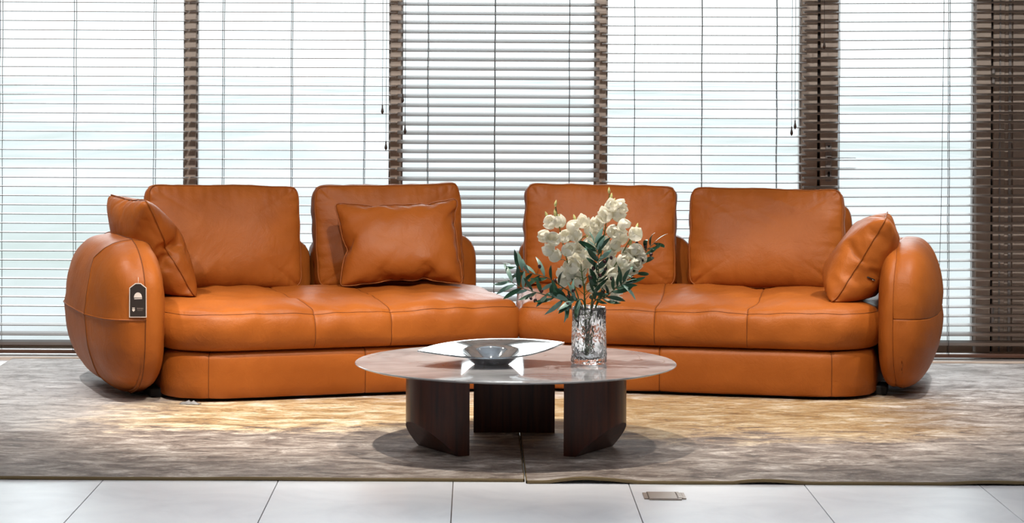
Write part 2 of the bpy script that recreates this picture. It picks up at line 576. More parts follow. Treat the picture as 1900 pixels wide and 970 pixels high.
blabels = ['taupe venetian blind at the far left above the round sofa arm with the tag',
           'taupe venetian blind with two tassels, second from the left',
           'taupe venetian blind with the most steeply tilted slats, middle one of the five',
           'taupe venetian blind behind the flower vase, second from the right',
           'wide taupe venetian blind at the far right hanging over the glass door']
for bi, (pa, pb, tilt, droop, py0, ladders, pulls, yo, _) in enumerate(blinds):
    x0, x1 = XB(pa), XB(pb)
    xc, L = (x0 + x1) / 2, x1 - x0
    root = empty('venetian_blind', (xc, YB + yo, 0))
    tag(root, blabels[bi], 'blind', 'venetian blinds along the window wall')
    z0 = PX((pa + pb) / 2 if bi < 4 else 1695, py0, YB).z
    k_up = int((ZTOP - z0) / PITCH)
    zb = .030                                   # bottom rail
    n_dn = int((z0 - zb - .02) / PITCH)
    src = None
    rnd = random.Random(bi)
    droop_r = math.atan(droop) - ROLL
    for k in range(-k_up, n_dn + 1):
        z = z0 - k * PITCH
        if src is None:
            bm = bmesh.new()
            # slightly crowned wooden slat
            prof = [(-.025, -.0018), (-.025, .0014), (0, .0024), (.025, .0014), (.025, -.0018), (.012, -.0012), (0, -.0010), (-.012, -.0012)]
            vs = [[bm.verts.new((sx * (L / 2 - .002), y, zz)) for y, zz in prof] for sx in (-1, 1)]
            for q in range(8):
                bm.faces.new((vs[0][q], vs[0][(q + 1) % 8], vs[1][(q + 1) % 8], vs[1][q]))
            bm.faces.new(vs[0]); bm.faces.new(vs[1][::-1])
            o = src = bm_obj('slat', bm, M['slat'], root)
        else:
            o = inst('slat', src, root)
        tl = tilt + rnd.uniform(-.5, .5)
        near = n_dn - k
        if near < 3: tl = max(tl, [24, 16, 10][near] if bi in (0, 4) else tl)
        fall = droop_r * (1 if near > 3 else near / 4.0)
        o.location = (0, 0, z)
        o.rotation_euler = (math.radians(tl), fall, 0)
        if bi == 4 and k == 4 :                 # one slat slipped on its ladder
            o.rotation_euler[1] = fall - .0075
            o.location[2] = z + .004
    rb = box('bottom_rail', -L / 2 + .002, L / 2 - .002, -.026, .026, zb - .010, zb + .008, M['rail'], root, .004, 2)
    hr = box('head_rail', -L / 2, L / 2, -.03, .03, ZTOP + .01, WT + .0, M['slat'], root, .003)
    for lp in ladders:
        lx = XB(lp) - xc
        if abs(lx) > L / 2: continue
        pts = [(lx + .0012 * math.sin(q * 1.7 + lp), 0, zb + (ZTOP - zb) * q / 24.0) for q in range(25)]
        for dy in (-.026, .027):
            tube('ladder_cord', [(p[0] + (.003 if dy > 0 else 0), dy, p[2]) for p in pts], .0016, M['cord'], root, 5)
    for (pp, ty) in pulls:
        tip = PX(pp, ty, YB - .05)
        lx, tz = tip.x - xc, tip.z
        c = tube('pull_cord', [(lx, -.05, tz + .012), (lx + .001, -.05, (tz + ZTOP) / 2), (lx - .002, -.045, ZTOP + .01)], .0011, M['cord'], root, 5)
        bm = bmesh.new()
        prof = [(.0022, .022), (.0034, .019), (.0030, .012), (.0042, .004), (.0066, -.006), (.0070, -.012), (.0052, -.018), (.0030, -.020), (.0016, -.024)]
        rr = [[bm.verts.new((lx + r * math.cos(a * math.pi / 5), -.05 + r * math.sin(a * math.pi / 5), tz + z)) for a in range(10)] for r, z in prof]
        for a in range(len(rr) - 1):
            for q in range(10):
                bm.faces.new((rr[a][q], rr[a][(q + 1) % 10], rr[a + 1][(q + 1) % 10], rr[a + 1][q]))
        bm.faces.new(rr[0]); bm.faces.new(rr[-1][::-1])
        bm_obj('tassel', bm, M['tassel'], c, True)
    if bi == 4:                                  # loose cord loop hanging behind the right arm
        a0 = XB(1738) - xc
        tube('pull_cord', bez([(a0 + .03, -.045, ZTOP), (a0 + .026, -.045, 1.9), (a0 + .02, -.045, 1.2), (a0 + .012, -.045, .6), (a0 - .004, -.045, .25), (a0 - .03, -.047, .08), (a0 - .06, -.045, .035)], 8), .0013, M['cord'], root, 5)

# ---------------------------------------------------------------- rugs
def rug(name, x0, x1, y0, y1, m, wav, label, seed):
    nx, ny = int((x1 - x0) / .025), int((y1 - y0) / .035)
    xs = np.linspace(x0, x1, nx + 1); ys = np.linspace(y0, y1, ny + 1)
    gx, gy = np.meshgrid(xs, ys, indexing='ij')
    P = np.stack([gx.ravel(), gy.ravel(), np.zeros(gx.size)], 1)
    edge = np.exp(-(P[:, 1] - y0) / .10)
    wave = perlin(np.stack([P[:, 0] * 3.3, P[:, 1] * .4, P[:, 1] * 0], 1), seed)
    wave2 = perlin(np.stack([P[:, 0] * 9, P[:, 1] * .4, P[:, 1] * 0], 1), seed + 3)
    z = .011 + .0018 * perlin(P * 6, seed) + np.clip(wave, 0, 1) * edge * wav
    P[:, 1] += edge * (.010 * wave + .003 * wave2) * (1 if wav > .004 else .45)
    P[:, 2] = z
    n = len(P)
    idx = np.arange(n).reshape(nx + 1, ny + 1)
    f = np.stack([idx[:-1, :-1], idx[1:, :-1], idx[1:, 1:], idx[:-1, 1:]], -1).reshape(-1, 4)
    o = mesh_obj(name, P, f, m)
    tag(o, label, 'rug')
    # binding: a proud bound edge running round the rug
    def border(ii): return [P[i] for i in ii]
    for nm, ii in (('front', idx[:, 0]), ('back', idx[:, -1]), ('side', idx[0, :]), ('side', idx[-1, :])):
        q = border(ii)
        v, fc = [], []
        off = {'front': (0, -1), 'back': (0, 1)}.get(nm, (-1 if ii is idx[0, :] or ii[0] == idx[0, 0] and nm == 'side' else 1, 0))
        for p in q:
            ox, oy = off[0] * .004, off[1] * .004
            v += [(p[0], p[1], p[2] + .0008), (p[0] + ox, p[1] + oy, p[2] - .002), (p[0] + ox, p[1] + oy, max(.0004, p[2] - .0105)), (p[0], p[1], max(.0002, p[2] - .011))]
        for i in range(len(q) - 1):
            for k in range(4):
                fc.append((i * 4 + k, i * 4 + (k + 1) % 4, i * 4 + 4 + (k + 1) % 4, i * 4 + 4 + k))
        mesh_obj('binding', v, fc, M['rug_edge'], o)
    return o
rug('rug', -2.24, .166, 8.29, 11.69, M['rug_l'], .003, 'left rug, silver grey with painted window light at the window side and golden in front of the sofa', 1)
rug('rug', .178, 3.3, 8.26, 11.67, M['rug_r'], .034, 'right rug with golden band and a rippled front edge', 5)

# ---------------------------------------------------------------- sofa
J = Vector((.19, 10.60, 0))
class Frame:
    def __init__(self, ang, side):
        a = math.radians(ang); self.side = side
        if side < 0:
            self.e = Vector((-math.cos(a), -math.sin(a), 0)); self.v = Vector((-math.sin(a), math.cos(a), 0)); self.rz = a
        else:
            self.e = Vector((math.cos(a), -math.sin(a), 0)); self.v = Vector((math.sin(a), math.cos(a), 0)); self.rz = -a
    def __call__(self, u, v, z=0):
        return J + self.e * u + self.v * v + Vector((0, 0, z))
FL, FR = Frame(19, -1), Frame(12.5, 1)

def round_poly(verts, step=.02, marks=()):
    """closed outline with rounded corners: [(u, v, radius)]; returns dense samples and, for each mark u on the front edge, its index"""
    n = len(verts); pts = []
    segs = []
    for i in range(n):
        p = Vector(verts[i][:2]); a = Vector(verts[i - 1][:2]); b = Vector(verts[(i + 1) % n][:2]); r = verts[i][2]
        d1 = (a - p).normalized(); d2 = (b - p).normalized()
        ang = d1.angle(d2); t = r / math.tan(ang / 2)
        s, e = p + d1 * t, p + d2 * t
        c = p + (d1 + d2).normalized() * (r / math.sin(ang / 2))
        segs.append((s, e, c, r))
    for i in range(n):
        s, e, c, r = segs[i]
        a0 = math.atan2(s.y - c.y, s.x - c.x); a1 = math.atan2(e.y - c.y, e.x - c.x)
        da = (a1 - a0 + math.pi) % (2 * math.pi) - math.pi
        k = max(3, int(abs(da) * r / (step * .6)))
        for q in range(k + 1):
            an = a0 + da * q / k
            pts.append((c.x + r * math.cos(an), c.y + r * math.sin(an)))
        s2 = segs[(i + 1) % n][0]
        Ls = (s2 - e).length
        ts = set(np.linspace(0, 1, max(2, int(Ls / step)))[1:-1])
        if i == 0:
            for mk in marks:
                tm = (mk - e.x) / (s2.x - e.x)
                for dl in (-.016, -.008, -.004, -.0018, 0, .0018, .004, .008, .016):
                    ts.add(tm + dl / Ls)
        for t in sorted(ts):
            if 0 < t < 1:
                q = e.lerp(s2, t); pts.append((q.x, q.y))
    P = np.array(pts)
    keep = np.linalg.norm(P - np.roll(P, 1, 0), axis=1) > 1e-5
    P = P[keep]
    ids = [int(np.argmin(np.abs(P[:, 0] - mk) + np.abs(P[:, 1] - (verts[0][1])) * 3)) for mk in marks]
    return P, ids

def loft(name, frame, outline, profile, medial, m, parent, ids=(), ring_seam=None, fan=None, groove=.004, puff=.010, wr=(0, 0), seed=0):
    """rounded upholstered slab: outline rings pulled in along their normals, then towards the middle line"""
    O = outline; n = len(O)
    T = np.roll(O, -1, 0) - np.roll(O, 1, 0); T /= np.linalg.norm(T, axis=1)[:, None]
    N = np.stack([T[:, 1], -T[:, 0]], 1)
    cen = O.mean(0)
    if np.mean(np.sum(N * (O - cen), 1)) < 0: N = -N
    u0, u1, vm = medial
    mu = O[:, 0].copy()
    if fan: mu = fan[0] + (mu - fan[0]) * fan[1]
    med = np.stack([np.clip(mu, u0, u1), np.full(n, vm)], 1)
    rings = []
    base_in = O - N * .0
    for kind, a, z in profile:
        if kind == 'off': xy = O + N * a
        else:
            st = O - N * .05
            xy = st + (med - st) * a
        rings.append(np.concatenate([xy, np.full((n, 1), z)], 1))
    V = np.array(rings)                                # rings x n x 3
    R = len(rings)
    f = []
    for r in range(R - 1):
        for i in range(n):
            j = (i + 1) % n
            f.append((r * n + i, r * n + j, (r + 1) * n + j, (r + 1) * n + i))
    f.append(tuple(range(n)))
    L = V.reshape(-1, 3)
    W = np.array([list(frame(p[0], p[1], p[2])) for p in L])
    o = mesh_obj(name, W, f, m, parent)
    bm = bmesh.new(); bm.from_mesh(o.data); bmesh.ops.recalc_face_normals(bm, faces=bm.faces); bm.to_mesh(o.data); bm.free()
    nn = vnormals(o.data)
    if profile[-1][1] == 1.0: nn[-n:] = (0, 0, 1)
    disp = np.zeros(len(L))
    ucol = np.tile(O[:, 0], R)
    front = np.tile(O[:, 1] < vm, R)
    for q in ids:
        d = np.abs(L[:, 0] - L.reshape(R, n, 3)[:, q, 0].repeat(n))
        d = np.where(front | (L[:, 1] > -9), d, 9)
        disp -= groove * np.exp(-(d / .004) ** 2) + puff * np.exp(-(d / .06) ** 2)
        disp += .0016 * np.exp(-(d / .03) ** 2) * perlin(np.stack([L[:, 1] * 28, L[:, 2] * 28, L[:, 0] * 9], 1), seed + q)
    if ring_seam is not None:
        z0 = profile[ring_seam][2]
        rr = np.repeat(np.arange(R), n)
        disp -= groove * (rr == ring_seam)
        disp += .0020 * np.exp(-np.abs(rr - ring_seam) / 2.0) * perlin(np.stack([L[:, 0] * 22, L[:, 1] * 22, L[:, 2] * 30], 1), seed + 5)
    if wr[0]:
        disp += wr[0] * perlin(np.stack([L[:, 0] * 3.2, L[:, 1] * 4.5, L[:, 2] * 5], 1), seed + 1)
        disp += wr[1] * (ridge(np.stack([L[:, 0] * 4.5 + L[:, 1] * 2, L[:, 1] * 6.5, L[:, 2] * 5], 1), seed + 2) - .5)
        disp += wr[1] * .5 * (ridge(np.stack([L[:, 0] * 9 - L[:, 1] * 5, L[:, 1] * 11 + L[:, 0] * 3, L[:, 2] * 12], 1), seed + 4) - .5)
    if ring_seam is not None:
        disp *= np.clip((L[:, 2] - .245) / .06, 0, 1)
    W2 = W + nn * disp[:, None]
    setco(o.data, W2)
    A = W2.reshape(R, n, 3); NN = nn.reshape(R, n, 3)
    for q in ids:
        tube('seam', A[1:, q] + NN[1:, q] * .0004, .0015, M['seam'], o, 5)
    if ring_seam is not None:
        sel = [i for i in range(n)]
        tube('seam', A[ring_seam] + NN[ring_seam] * .0006, .0015, M['seam'], o, 5, closed=True)
        bm = bmesh.new(); bm.from_mesh(o.data)
        bmesh.ops.remove_doubles(bm, verts=bm.verts, dist=.0015)
        ends = [Vector(frame(u0, vm, .43)), Vector(frame(u1, vm, .43))]
        vs = [v for v in bm.verts if min((v.co - e).length for e in ends) < .16 and v.co.z > .39]
        for _ in range(14): bmesh.ops.smooth_vert(bm, verts=vs, factor=.5, use_axis_x=True, use_axis_y=True, use_axis_z=True)
        bm.to_mesh(o.data); bm.free()
        o.data.polygons.foreach_set('use_smooth', [True] * len(o.data.polygons))
    return o

def seat(name, frame, poly4, marks, m, seed):
    # crowned seat cushion: rounded border rings below and a four-sided patch on top, seams running front to back
    dense, _ = round_poly(poly4, .004)
    cid = [int(np.argmin(np.linalg.norm(dense - np.array(c[:2]), axis=1))) for c in poly4]
    def side(i0, i1):
        k = np.arange(i0, i1 + 1 if i1 > i0 else i1 + len(dense) + 1) % len(dense)
        P = dense[k]; d = np.concatenate([[0], np.cumsum(np.linalg.norm(np.diff(P, axis=0), axis=1))])
        return P, d
    def samp(P, d, t):
        return np.stack([np.interp(t * d[-1], d, P[:, 0]), np.interp(t * d[-1], d, P[:, 1])], 1)
    sides = [side(cid[0], cid[1]), side(cid[1], cid[2]), side(cid[2], cid[3]), side(cid[3], cid[0])]
    Pf, df = sides[0]
    ts = set(np.linspace(0, 1, 84))
    tm = []
    for mk in marks:
        t0 = float(np.interp(mk, Pf[:, 0], df) / df[-1])
        tm.append(t0)
        ts = {t for t in ts if abs(t - t0) * df[-1] > .018} | {t0 + q / df[-1] for q in (-.016, -.008, -.004, -.0018, 0, .0018, .004, .008, .016)}
    ts = np.array(sorted(ts)); nt = len(ts)
    qs = np.linspace(0, 1, 52); nq = len(qs)
    O = np.concatenate([samp(*sides[0], ts)[:-1], samp(*sides[1], qs)[:-1], samp(*sides[2], 1 - ts[::-1])[:-1], samp(*sides[3], qs)[:-1]])
    n = len(O)
    T = np.roll(O, -1, 0) - np.roll(O, 1, 0); T /= np.linalg.norm(T, axis=1)[:, None]
    N = np.stack([T[:, 1], -T[:, 0]], 1)
    if np.mean(np.sum(N * (O - O.mean(0)), 1)) < 0: N = -N
    prof = SEAT_PROFILE
    rings = [np.concatenate([O + N * a, np.full((n, 1), z)], 1) for a, z in prof]
    R = len(rings)
    last = rings[-1]
    f0 = last[:nt]; l0 = last[nt - 1:nt - 1 + nq]; b0 = last[nt + nq - 2:2 * nt + nq - 2][::-1]
    j0 = np.concatenate([last[2 * nt + nq - 3:], last[:1]])[::-1]
    grid = np.zeros((nt, nq, 3)); ids = -np.ones((nt, nq), int)
    for i in range(nt): ids[i, 0] = i; ids[i, -1] = (nt + nq - 2 + (nt - 1 - i)) % n
    for k in range(nq): ids[-1, k] = nt - 1 + k; ids[0, k] = (n - k) % n
    L = df[-1]
    for i, t in enumerate(ts):
        for k, q in enumerate(qs):
            c = (1 - q) * f0[i] + q * b0[i] + (1 - t) * j0[k] + t * l0[k] - ((1 - t) * (1 - q) * f0[0] + t * (1 - q) * f0[-1] + (1 - t) * q * b0[0] + t * q * b0[-1])
            c[2] = last[0, 2] + .030 * (1 - math.exp(-min(t, 1 - t) * L / .10)) * (1 - math.exp(-min(q, 1 - q) * .9 / .09)) 
            grid[i, k] = c
    V = [np.concatenate(rings)]
    base = R * n
    for i in range(1, nt - 1):
        for k in range(1, nq - 1):
            ids[i, k] = base; base += 1
    V.append(grid[1:-1, 1:-1].reshape(-1, 3))
    ring_ids = (ids < n) & (ids >= 0)
    ids = np.where(ring_ids & (ids < n), ids + (R - 1) * n, ids)
    # interior ids start at R * n and are never below n, ring ids have been moved to the last ring
    V = np.concatenate(V)
    faces = [tuple(range(n))]
    for r in range(R - 1):
        for i in range(n):
            j = (i + 1) % n
            faces.append((r * n + i, r * n + j, (r + 1) * n + j, (r + 1) * n + i))
    for i in range(nt - 1):
        for k in range(nq - 1):
            faces.append((ids[i, k], ids[i + 1, k], ids[i + 1, k + 1], ids[i, k + 1]))
    dist = []
    for t0 in tm:
        q0 = int(np.argmin(np.abs(ts - t0)))
        d = np.full(len(V), 9.0)
        for r in range(R):
            d[r * n:r * n + nt] = np.abs(ts - ts[q0]) * L
            back = (np.arange(nt) + nt + nq - 2) % n
            d[r * n + back] = np.abs(ts[::-1] - ts[q0]) * L
        for i in range(nt): d[ids[i]] = abs(ts[i] - ts[q0]) * L
        dist.append((q0, d))
    W = np.array([list(frame(*p)) for p in V])
    o = mesh_obj(name, W, faces, m)
    bm = bmesh.new(); bm.from_mesh(o.data); bmesh.ops.recalc_face_normals(bm, faces=bm.faces); bm.to_mesh(o.data); bm.free()
    nn = vnormals(o.data)
    x, y, z = V.T
    rr = np.concatenate([np.repeat(np.arange(R), n), np.full(len(V) - R * n, 99)])
    SEAM = 9
    disp = np.zeros(len(V))
    for q0, d in dist:
        disp -= .004 * np.exp(-(d / .004) ** 2) + .010 * np.exp(-(d / .07) ** 2)
        disp += .0030 * np.exp(-(d / .05) ** 2) * perlin(np.stack([y * 20, z * 20, x * 7], 1), seed + q0)
    disp -= .0035 * (rr == SEAM)
    disp += .0026 * np.exp(-np.abs(rr - SEAM) / 2.0) * perlin(np.stack([x * 18, y * 18, z * 30], 1), seed + 5)
    warp = .10 * perlin(V * 3, seed + 31)
    disp += .010 * perlin(np.stack([x * 3.0, y * 4.0, z * 5], 1), seed + 1)
    disp += .016 * perlin(np.stack([(x + warp) * 7, (y * .6 + x * .4 + warp) * 5, z * 9], 1), seed + 2)
    disp += .009 * perlin(np.stack([(x - y * .5) * 13, (y + warp) * 9, z * 12], 1), seed + 4)
    disp *= np.clip((z - .245) / .06, 0, 1)
    W2 = W + nn * disp[:, None]
    setco(o.data, W2)
    for q0, d in dist:
        col = [r * n + q0 for r in range(2, R)] + list(ids[q0, 1:])
        tube('seam', W2[col] + nn[col] * .0004, .0015, M['seam'], o, 5)
    k = np.arange(SEAM * n, SEAM * n + n)
    tube('seam', W2[k] + nn[k] * .0006, .0015, M['seam'], o, 5, closed=True)
    return o

def puff(name, mp, m, parent, loc, rz, seams=(), steps=(14, 14, 14), wr=(.003, .002), seed=0, groove=.005, dip=.012, pucker=.0022, half=None):
    """closed cushion-like body mapped from a cube; seams are (axis, cube coordinate)"""
    g = []
    for ax in range(3):
        s = set(np.round(np.tan(np.linspace(-1, 1, steps[ax] + 1) * math.pi / 4), 6))
        for a, v in seams:
            if a == ax:
                s |= {round(v + d, 6) for d in (-.03, -.015, -.007, 0, .007, .015, .03)}
        g.append(np.array(sorted(x for x in s if -1 <= x <= 1)))
    pts, faces = [], []
    base = 0
    for ax in range(3):
        b, c = (ax + 1) % 3, (ax + 2) % 3
        for sgn in (-1, 1):
            B, Cc = np.meshgrid(g[b], g[c], indexing='ij')
            A = np.zeros(B.shape + (3,)); A[..., ax] = sgn; A[..., b] = B; A[..., c] = Cc
            idx = base + np.arange(B.size).reshape(B.shape)
            q = np.stack([idx[:-1, :-1], idx[1:, :-1], idx[1:, 1:], idx[:-1, 1:]], -1).reshape(-1, 4)
            if sgn < 0: q = q[:, ::-1]
            pts.append(A.reshape(-1, 3)); faces.append(q); base += B.size
    C = np.concatenate(pts); Fq = np.concatenate(faces)
    U, inv = np.unique(np.round(C, 6), axis=0, return_inverse=True)
    inv = inv.ravel()
    Fq = inv[Fq]
    X = mp(U)
    o = mesh_obj(name, X, Fq, m, parent)
    nn = vnormals(o.data)
    disp = np.zeros(len(U))
    for a, v in seams:
        d = np.abs(U[:, a] - v)
        if a == 2 and half is not None: d = np.where(U[:, 0] < half, 9, d)
        disp -= groove * np.exp(-(d / .007) ** 2) + dip * np.exp(-(d / .12) ** 2)
        disp += pucker * np.exp(-(d / .10) ** 2) * perlin(X * 26, seed + a)
    disp += wr[0] * perlin(X * 3.5, seed + 1) + wr[1] * (ridge(X * np.array([5, 5, 7.0]), seed + 2) - .5)
    X2 = X + nn * disp[:, None]
    setco(o.data, X2)
    for a, v in seams:
        part = a == 2 and half is not None
        sel = np.where((np.abs(U[:, a] - v) < 1e-5) & ((U[:, 0] >= half - 1e-5) if part else True))[0]
        b, c = (a + 1) % 3, (a + 2) % 3
        sel = sel[np.argsort(np.arctan2(U[sel, c], U[sel, b]))]
        tube('seam', X2[sel] + nn[sel] * .0006, .0016, M['seam'], o, 5, closed=not part)
    o.location = loc
    o.rotation_euler = (0, 0, rz)
    return o

def arm_map(a_in, a_out, hy, hz, side, lean=0.0):
    # local x>0 points away from the seat (outwards), y back, z up
    def mp(C):
        x, y, z = C[:, 0], C[:, 1], C[:, 2]
        q = 3.5
        yz = (np.abs(y) ** q + np.abs(z) ** q) ** (1 / q)
        p = np.where(x > 0, 2.6, 4.5)
        r = (np.abs(x) ** p + yz ** p) ** (-1 / p)
        X = np.where(x > 0, a_out, a_in) * x * r
        Y = hy * y * r; Z = hz * z * r
        X = X * (1 - .10 * np.clip(Z / hz, -1, 1) ** 2) - .03 * np.clip(-Z / hz, 0, 1) ** 2 * (x > 0)
        return np.stack([side * X, Y, Z], 1)
    return mp
def back_map(hx, hy, hz, p=5.0):
    def mp(C):
        r = (np.abs(C) ** p).sum(1) ** (-1 / p)
        X = C * r[:, None]
        X = X * np.array([hx, hy, hz])
        return X
    return mp

SEAT_PROFILE = [(-.045, .222), (-.025, .224), (-.008, .232), (.006, .246), (.016, .270), (.021, .300), (.020, .330), (.012, .356),
                (.004, .372), (-.003, .380), (-.010, .388), (-.020, .396), (-.032, .402)]
BASE_PROFILE = [('off', -.02, .024), ('off', -.006, .026), ('off', 0, .034), ('off', .002, .08), ('off', .003, .14), ('off', .001, .19), ('off', -.006, .209), ('off', -.018, .218), ('off', -.04, .222),
                ('in', .2, .223), ('in', 1.0, .223)]

def sofa(frame, L, joint_v, marks, base_marks, fan, label, seed, sections, arm_args):
    root = empty('sofa_module', frame(.75, .5, 0))
    tag(root, label, 'sofa', 'two halves of the curved leather sofa')
    before = set(bpy.data.objects)
    seat('seat_cushion', frame, [(0.004, -.012, .05), (L, -.012, .26), (L + .02, 1.0, .12), (joint_v, 1.0, .06)], marks, M['leather'], seed)
    base_o, bids = round_poly([(0.006, 0, .02), (L - .01, 0, .23), (L + .01, 1.0, .1), (joint_v + .01, 1.0, .05)], .03, base_marks)
    loft('base', frame, base_o, BASE_PROFILE, (.3, L - .35, .46), M['leather'], None, bids, None, None, groove=.003, puff=.002, wr=(.0015, .001), seed=seed + 3)
    pl_o, _ = round_poly([(0.05, .05, .02), (L - .06, .05, .2), (L - .05, .95, .1), (joint_v + .08, .95, .05)], .05)
    loft('plinth', frame, pl_o, [('off', 0, .0105), ('off', 0, .03), ('in', 1.0, .03)], (.3, L - .35, .46), M['plinth'], None)
    for (uc, vc, hx, hy, z0, z1, rot, sm) in sections:
        c = frame(uc, vc, (z0 + z1) / 2)
        puff('backrest', back_map(hx, hy, (z1 - z0) / 2, 5.0), M['leather'], None, c, frame.rz + math.radians(rot), [(0, s) for s in sm], (26, 8, 18), (.004, .003), seed + 9, .004, .012)
    if frame.side > 0:
        puff('headrest', back_map(.09, .055, .13, 3.2), M['leather'], None, PX(1546, 428, 11.50), frame.rz, (), (8, 8, 10), (.003, .002), 77)
    uc, vc, a_in, a_out, hy, z0, z1, rot, ys, zs, half = arm_args
    c = frame(uc, vc, (z0 + z1) / 2)
    arm = puff('arm', arm_map(a_in, a_out, hy, (z1 - z0) / 2, frame.side), M['leather'], None, c, frame.rz + math.radians(rot),
         [(0, half)] + [(1, y) for y in ys] + [(2, z) for z in zs], (30, 34, 30), (.005, .003), seed + 20, .004, .005, .0025, half)
    # steel bracket that carries the arm
    f0 = frame(L - .01, .30)
    fb = bm_obj('arm_bracket', box_bm(-.05, .05, -.06, .10, .012, .05, .004), M['plinth'])
    fb.location = f0; fb.rotation_euler = (0, 0, frame.rz)
    for o in set(bpy.data.objects) - before:
        if o.parent is None:
            o.parent = root
            o.matrix_parent_inverse = root.matrix_world.inverted() if False else Matrix.Translation(-Vector(root.location))
    return root, arm

left_sofa, left_arm = sofa(FL, 1.545, -.13, (.59, .93), (.42, .70, 1.41)[1:], (.76, 1.25),
     'left half of the orange leather curved sofa, with the hang tag on its arm', 1,
     [(.27, 1.03, .40, .115, .14, .655, -8, (-.55, .0, .55)), (1.10, 1.06, .43, .11, .14, .645, 0, (-.5, .0, .5))],
     (1.665, .60, .130, .185, .58, .030, .675, 0, (-.50,), (.04,), -.10))
right_sofa, right_arm = sofa(FR, 1.54, -.19, (.60, 1.0), (.62, 1.36), (.76, 1.15),
     'right half of the orange leather curved sofa, behind the flower vase', 40,
     [(.22, .97, .42, .115, .14, .655, 10, (-.55, .0, .55)), (1.06, 1.06, .42, .11, .14, .645, 0, (-.5, .0, .5))],
     (1.655, .58, .115, .155, .56, .030, .670, 0, (.15,), (.04,), -.35))

# ---------------------------------------------------------------- loose cushions (inflated cloth)
def cushion_mesh(w, h, t, seed, pressure=4.0, frames=30, res=.0165, gus=3, bend=.35):
    nx, ny = max(8, int(w / res)), max(8, int(h / res))
    verts, idx = [], {}
    rnd = random.Random(seed)
    def vid(i, j, k):
        key = (i, j, k)
        if key not in idx:
            idx[key] = len(verts)
            x, z, y = (i / nx - .5) * w, (j / ny - .5) * h, (k / gus - .5) * t
            r = .0012
            verts.append((x + rnd.uniform(-r, r), y + rnd.uniform(-r, r), z + rnd.uniform(-r, r)))
        return idx[key]
    faces = []
    for i in range(nx):
        for j in range(ny):
            faces.append((vid(i, j, 0), vid(i + 1, j, 0), vid(i + 1, j + 1, 0), vid(i, j + 1, 0)))
            faces.append((vid(i, j, gus), vid(i, j + 1, gus), vid(i + 1, j + 1, gus), vid(i + 1, j, gus)))
    for k in range(gus):
        for i in range(nx):
            faces.append((vid(i, 0, k), vid(i, 0, k + 1), vid(i + 1, 0, k + 1), vid(i + 1, 0, k)))
            faces.append((vid(i, ny, k), vid(i + 1, ny, k), vid(i + 1, ny, k + 1), vid(i, ny, k + 1)))
        for j in range(ny):
            faces.append((vid(0, j, k), vid(0, j + 1, k), vid(0, j + 1, k + 1), vid(0, j, k + 1)))
            faces.append((vid(nx, j, k), vid(nx, j, k + 1), vid(nx, j + 1, k + 1), vid(nx, j + 1, k)))
    def loop(k):
        return [idx[(i, 0, k)] for i in range(nx)] + [idx[(nx, j, k)] for j in range(ny)] + \
               [idx[(i, ny, k)] for i in range(nx, 0, -1)] + [idx[(0, j, k)] for j in range(ny, 0, -1)]
    loops = (loop(0), loop(gus))
    me = bpy.data.meshes.new('cushion_pattern')
    me.from_pydata(verts, [], faces); me.update()
    o = bpy.data.objects.new('cushion_pattern', me)
    COL.objects.link(o)
    md = o.modifiers.new('cloth', 'CLOTH')
    st = md.settings
    st.quality = 4
    st.mass = .35
    st.tension_stiffness = 22; st.compression_stiffness = 18; st.shear_stiffness = 9; st.bending_stiffness = bend
    st.tension_damping = 8; st.compression_damping = 8; st.shear_damping = 8
    st.air_damping = 3
    st.use_pressure = True
    st.uniform_pressure_force = pressure
    st.effector_weights.gravity = 0
    md.collision_settings.use_collision = False
    md.point_cache.frame_start = 1; md.point_cache.frame_end = frames + 2
    for fr in range(1, frames + 1):
        SC.frame_set(fr)
    dg = bpy.context.evaluated_depsgraph_get()
    ev = o.evaluated_get(dg)
    co = getco(ev.data).copy()
    fc = faces
    bpy.data.objects.remove(o); bpy.data.meshes.remove(me)
    SC.frame_set(1)
    return co, fc, loops

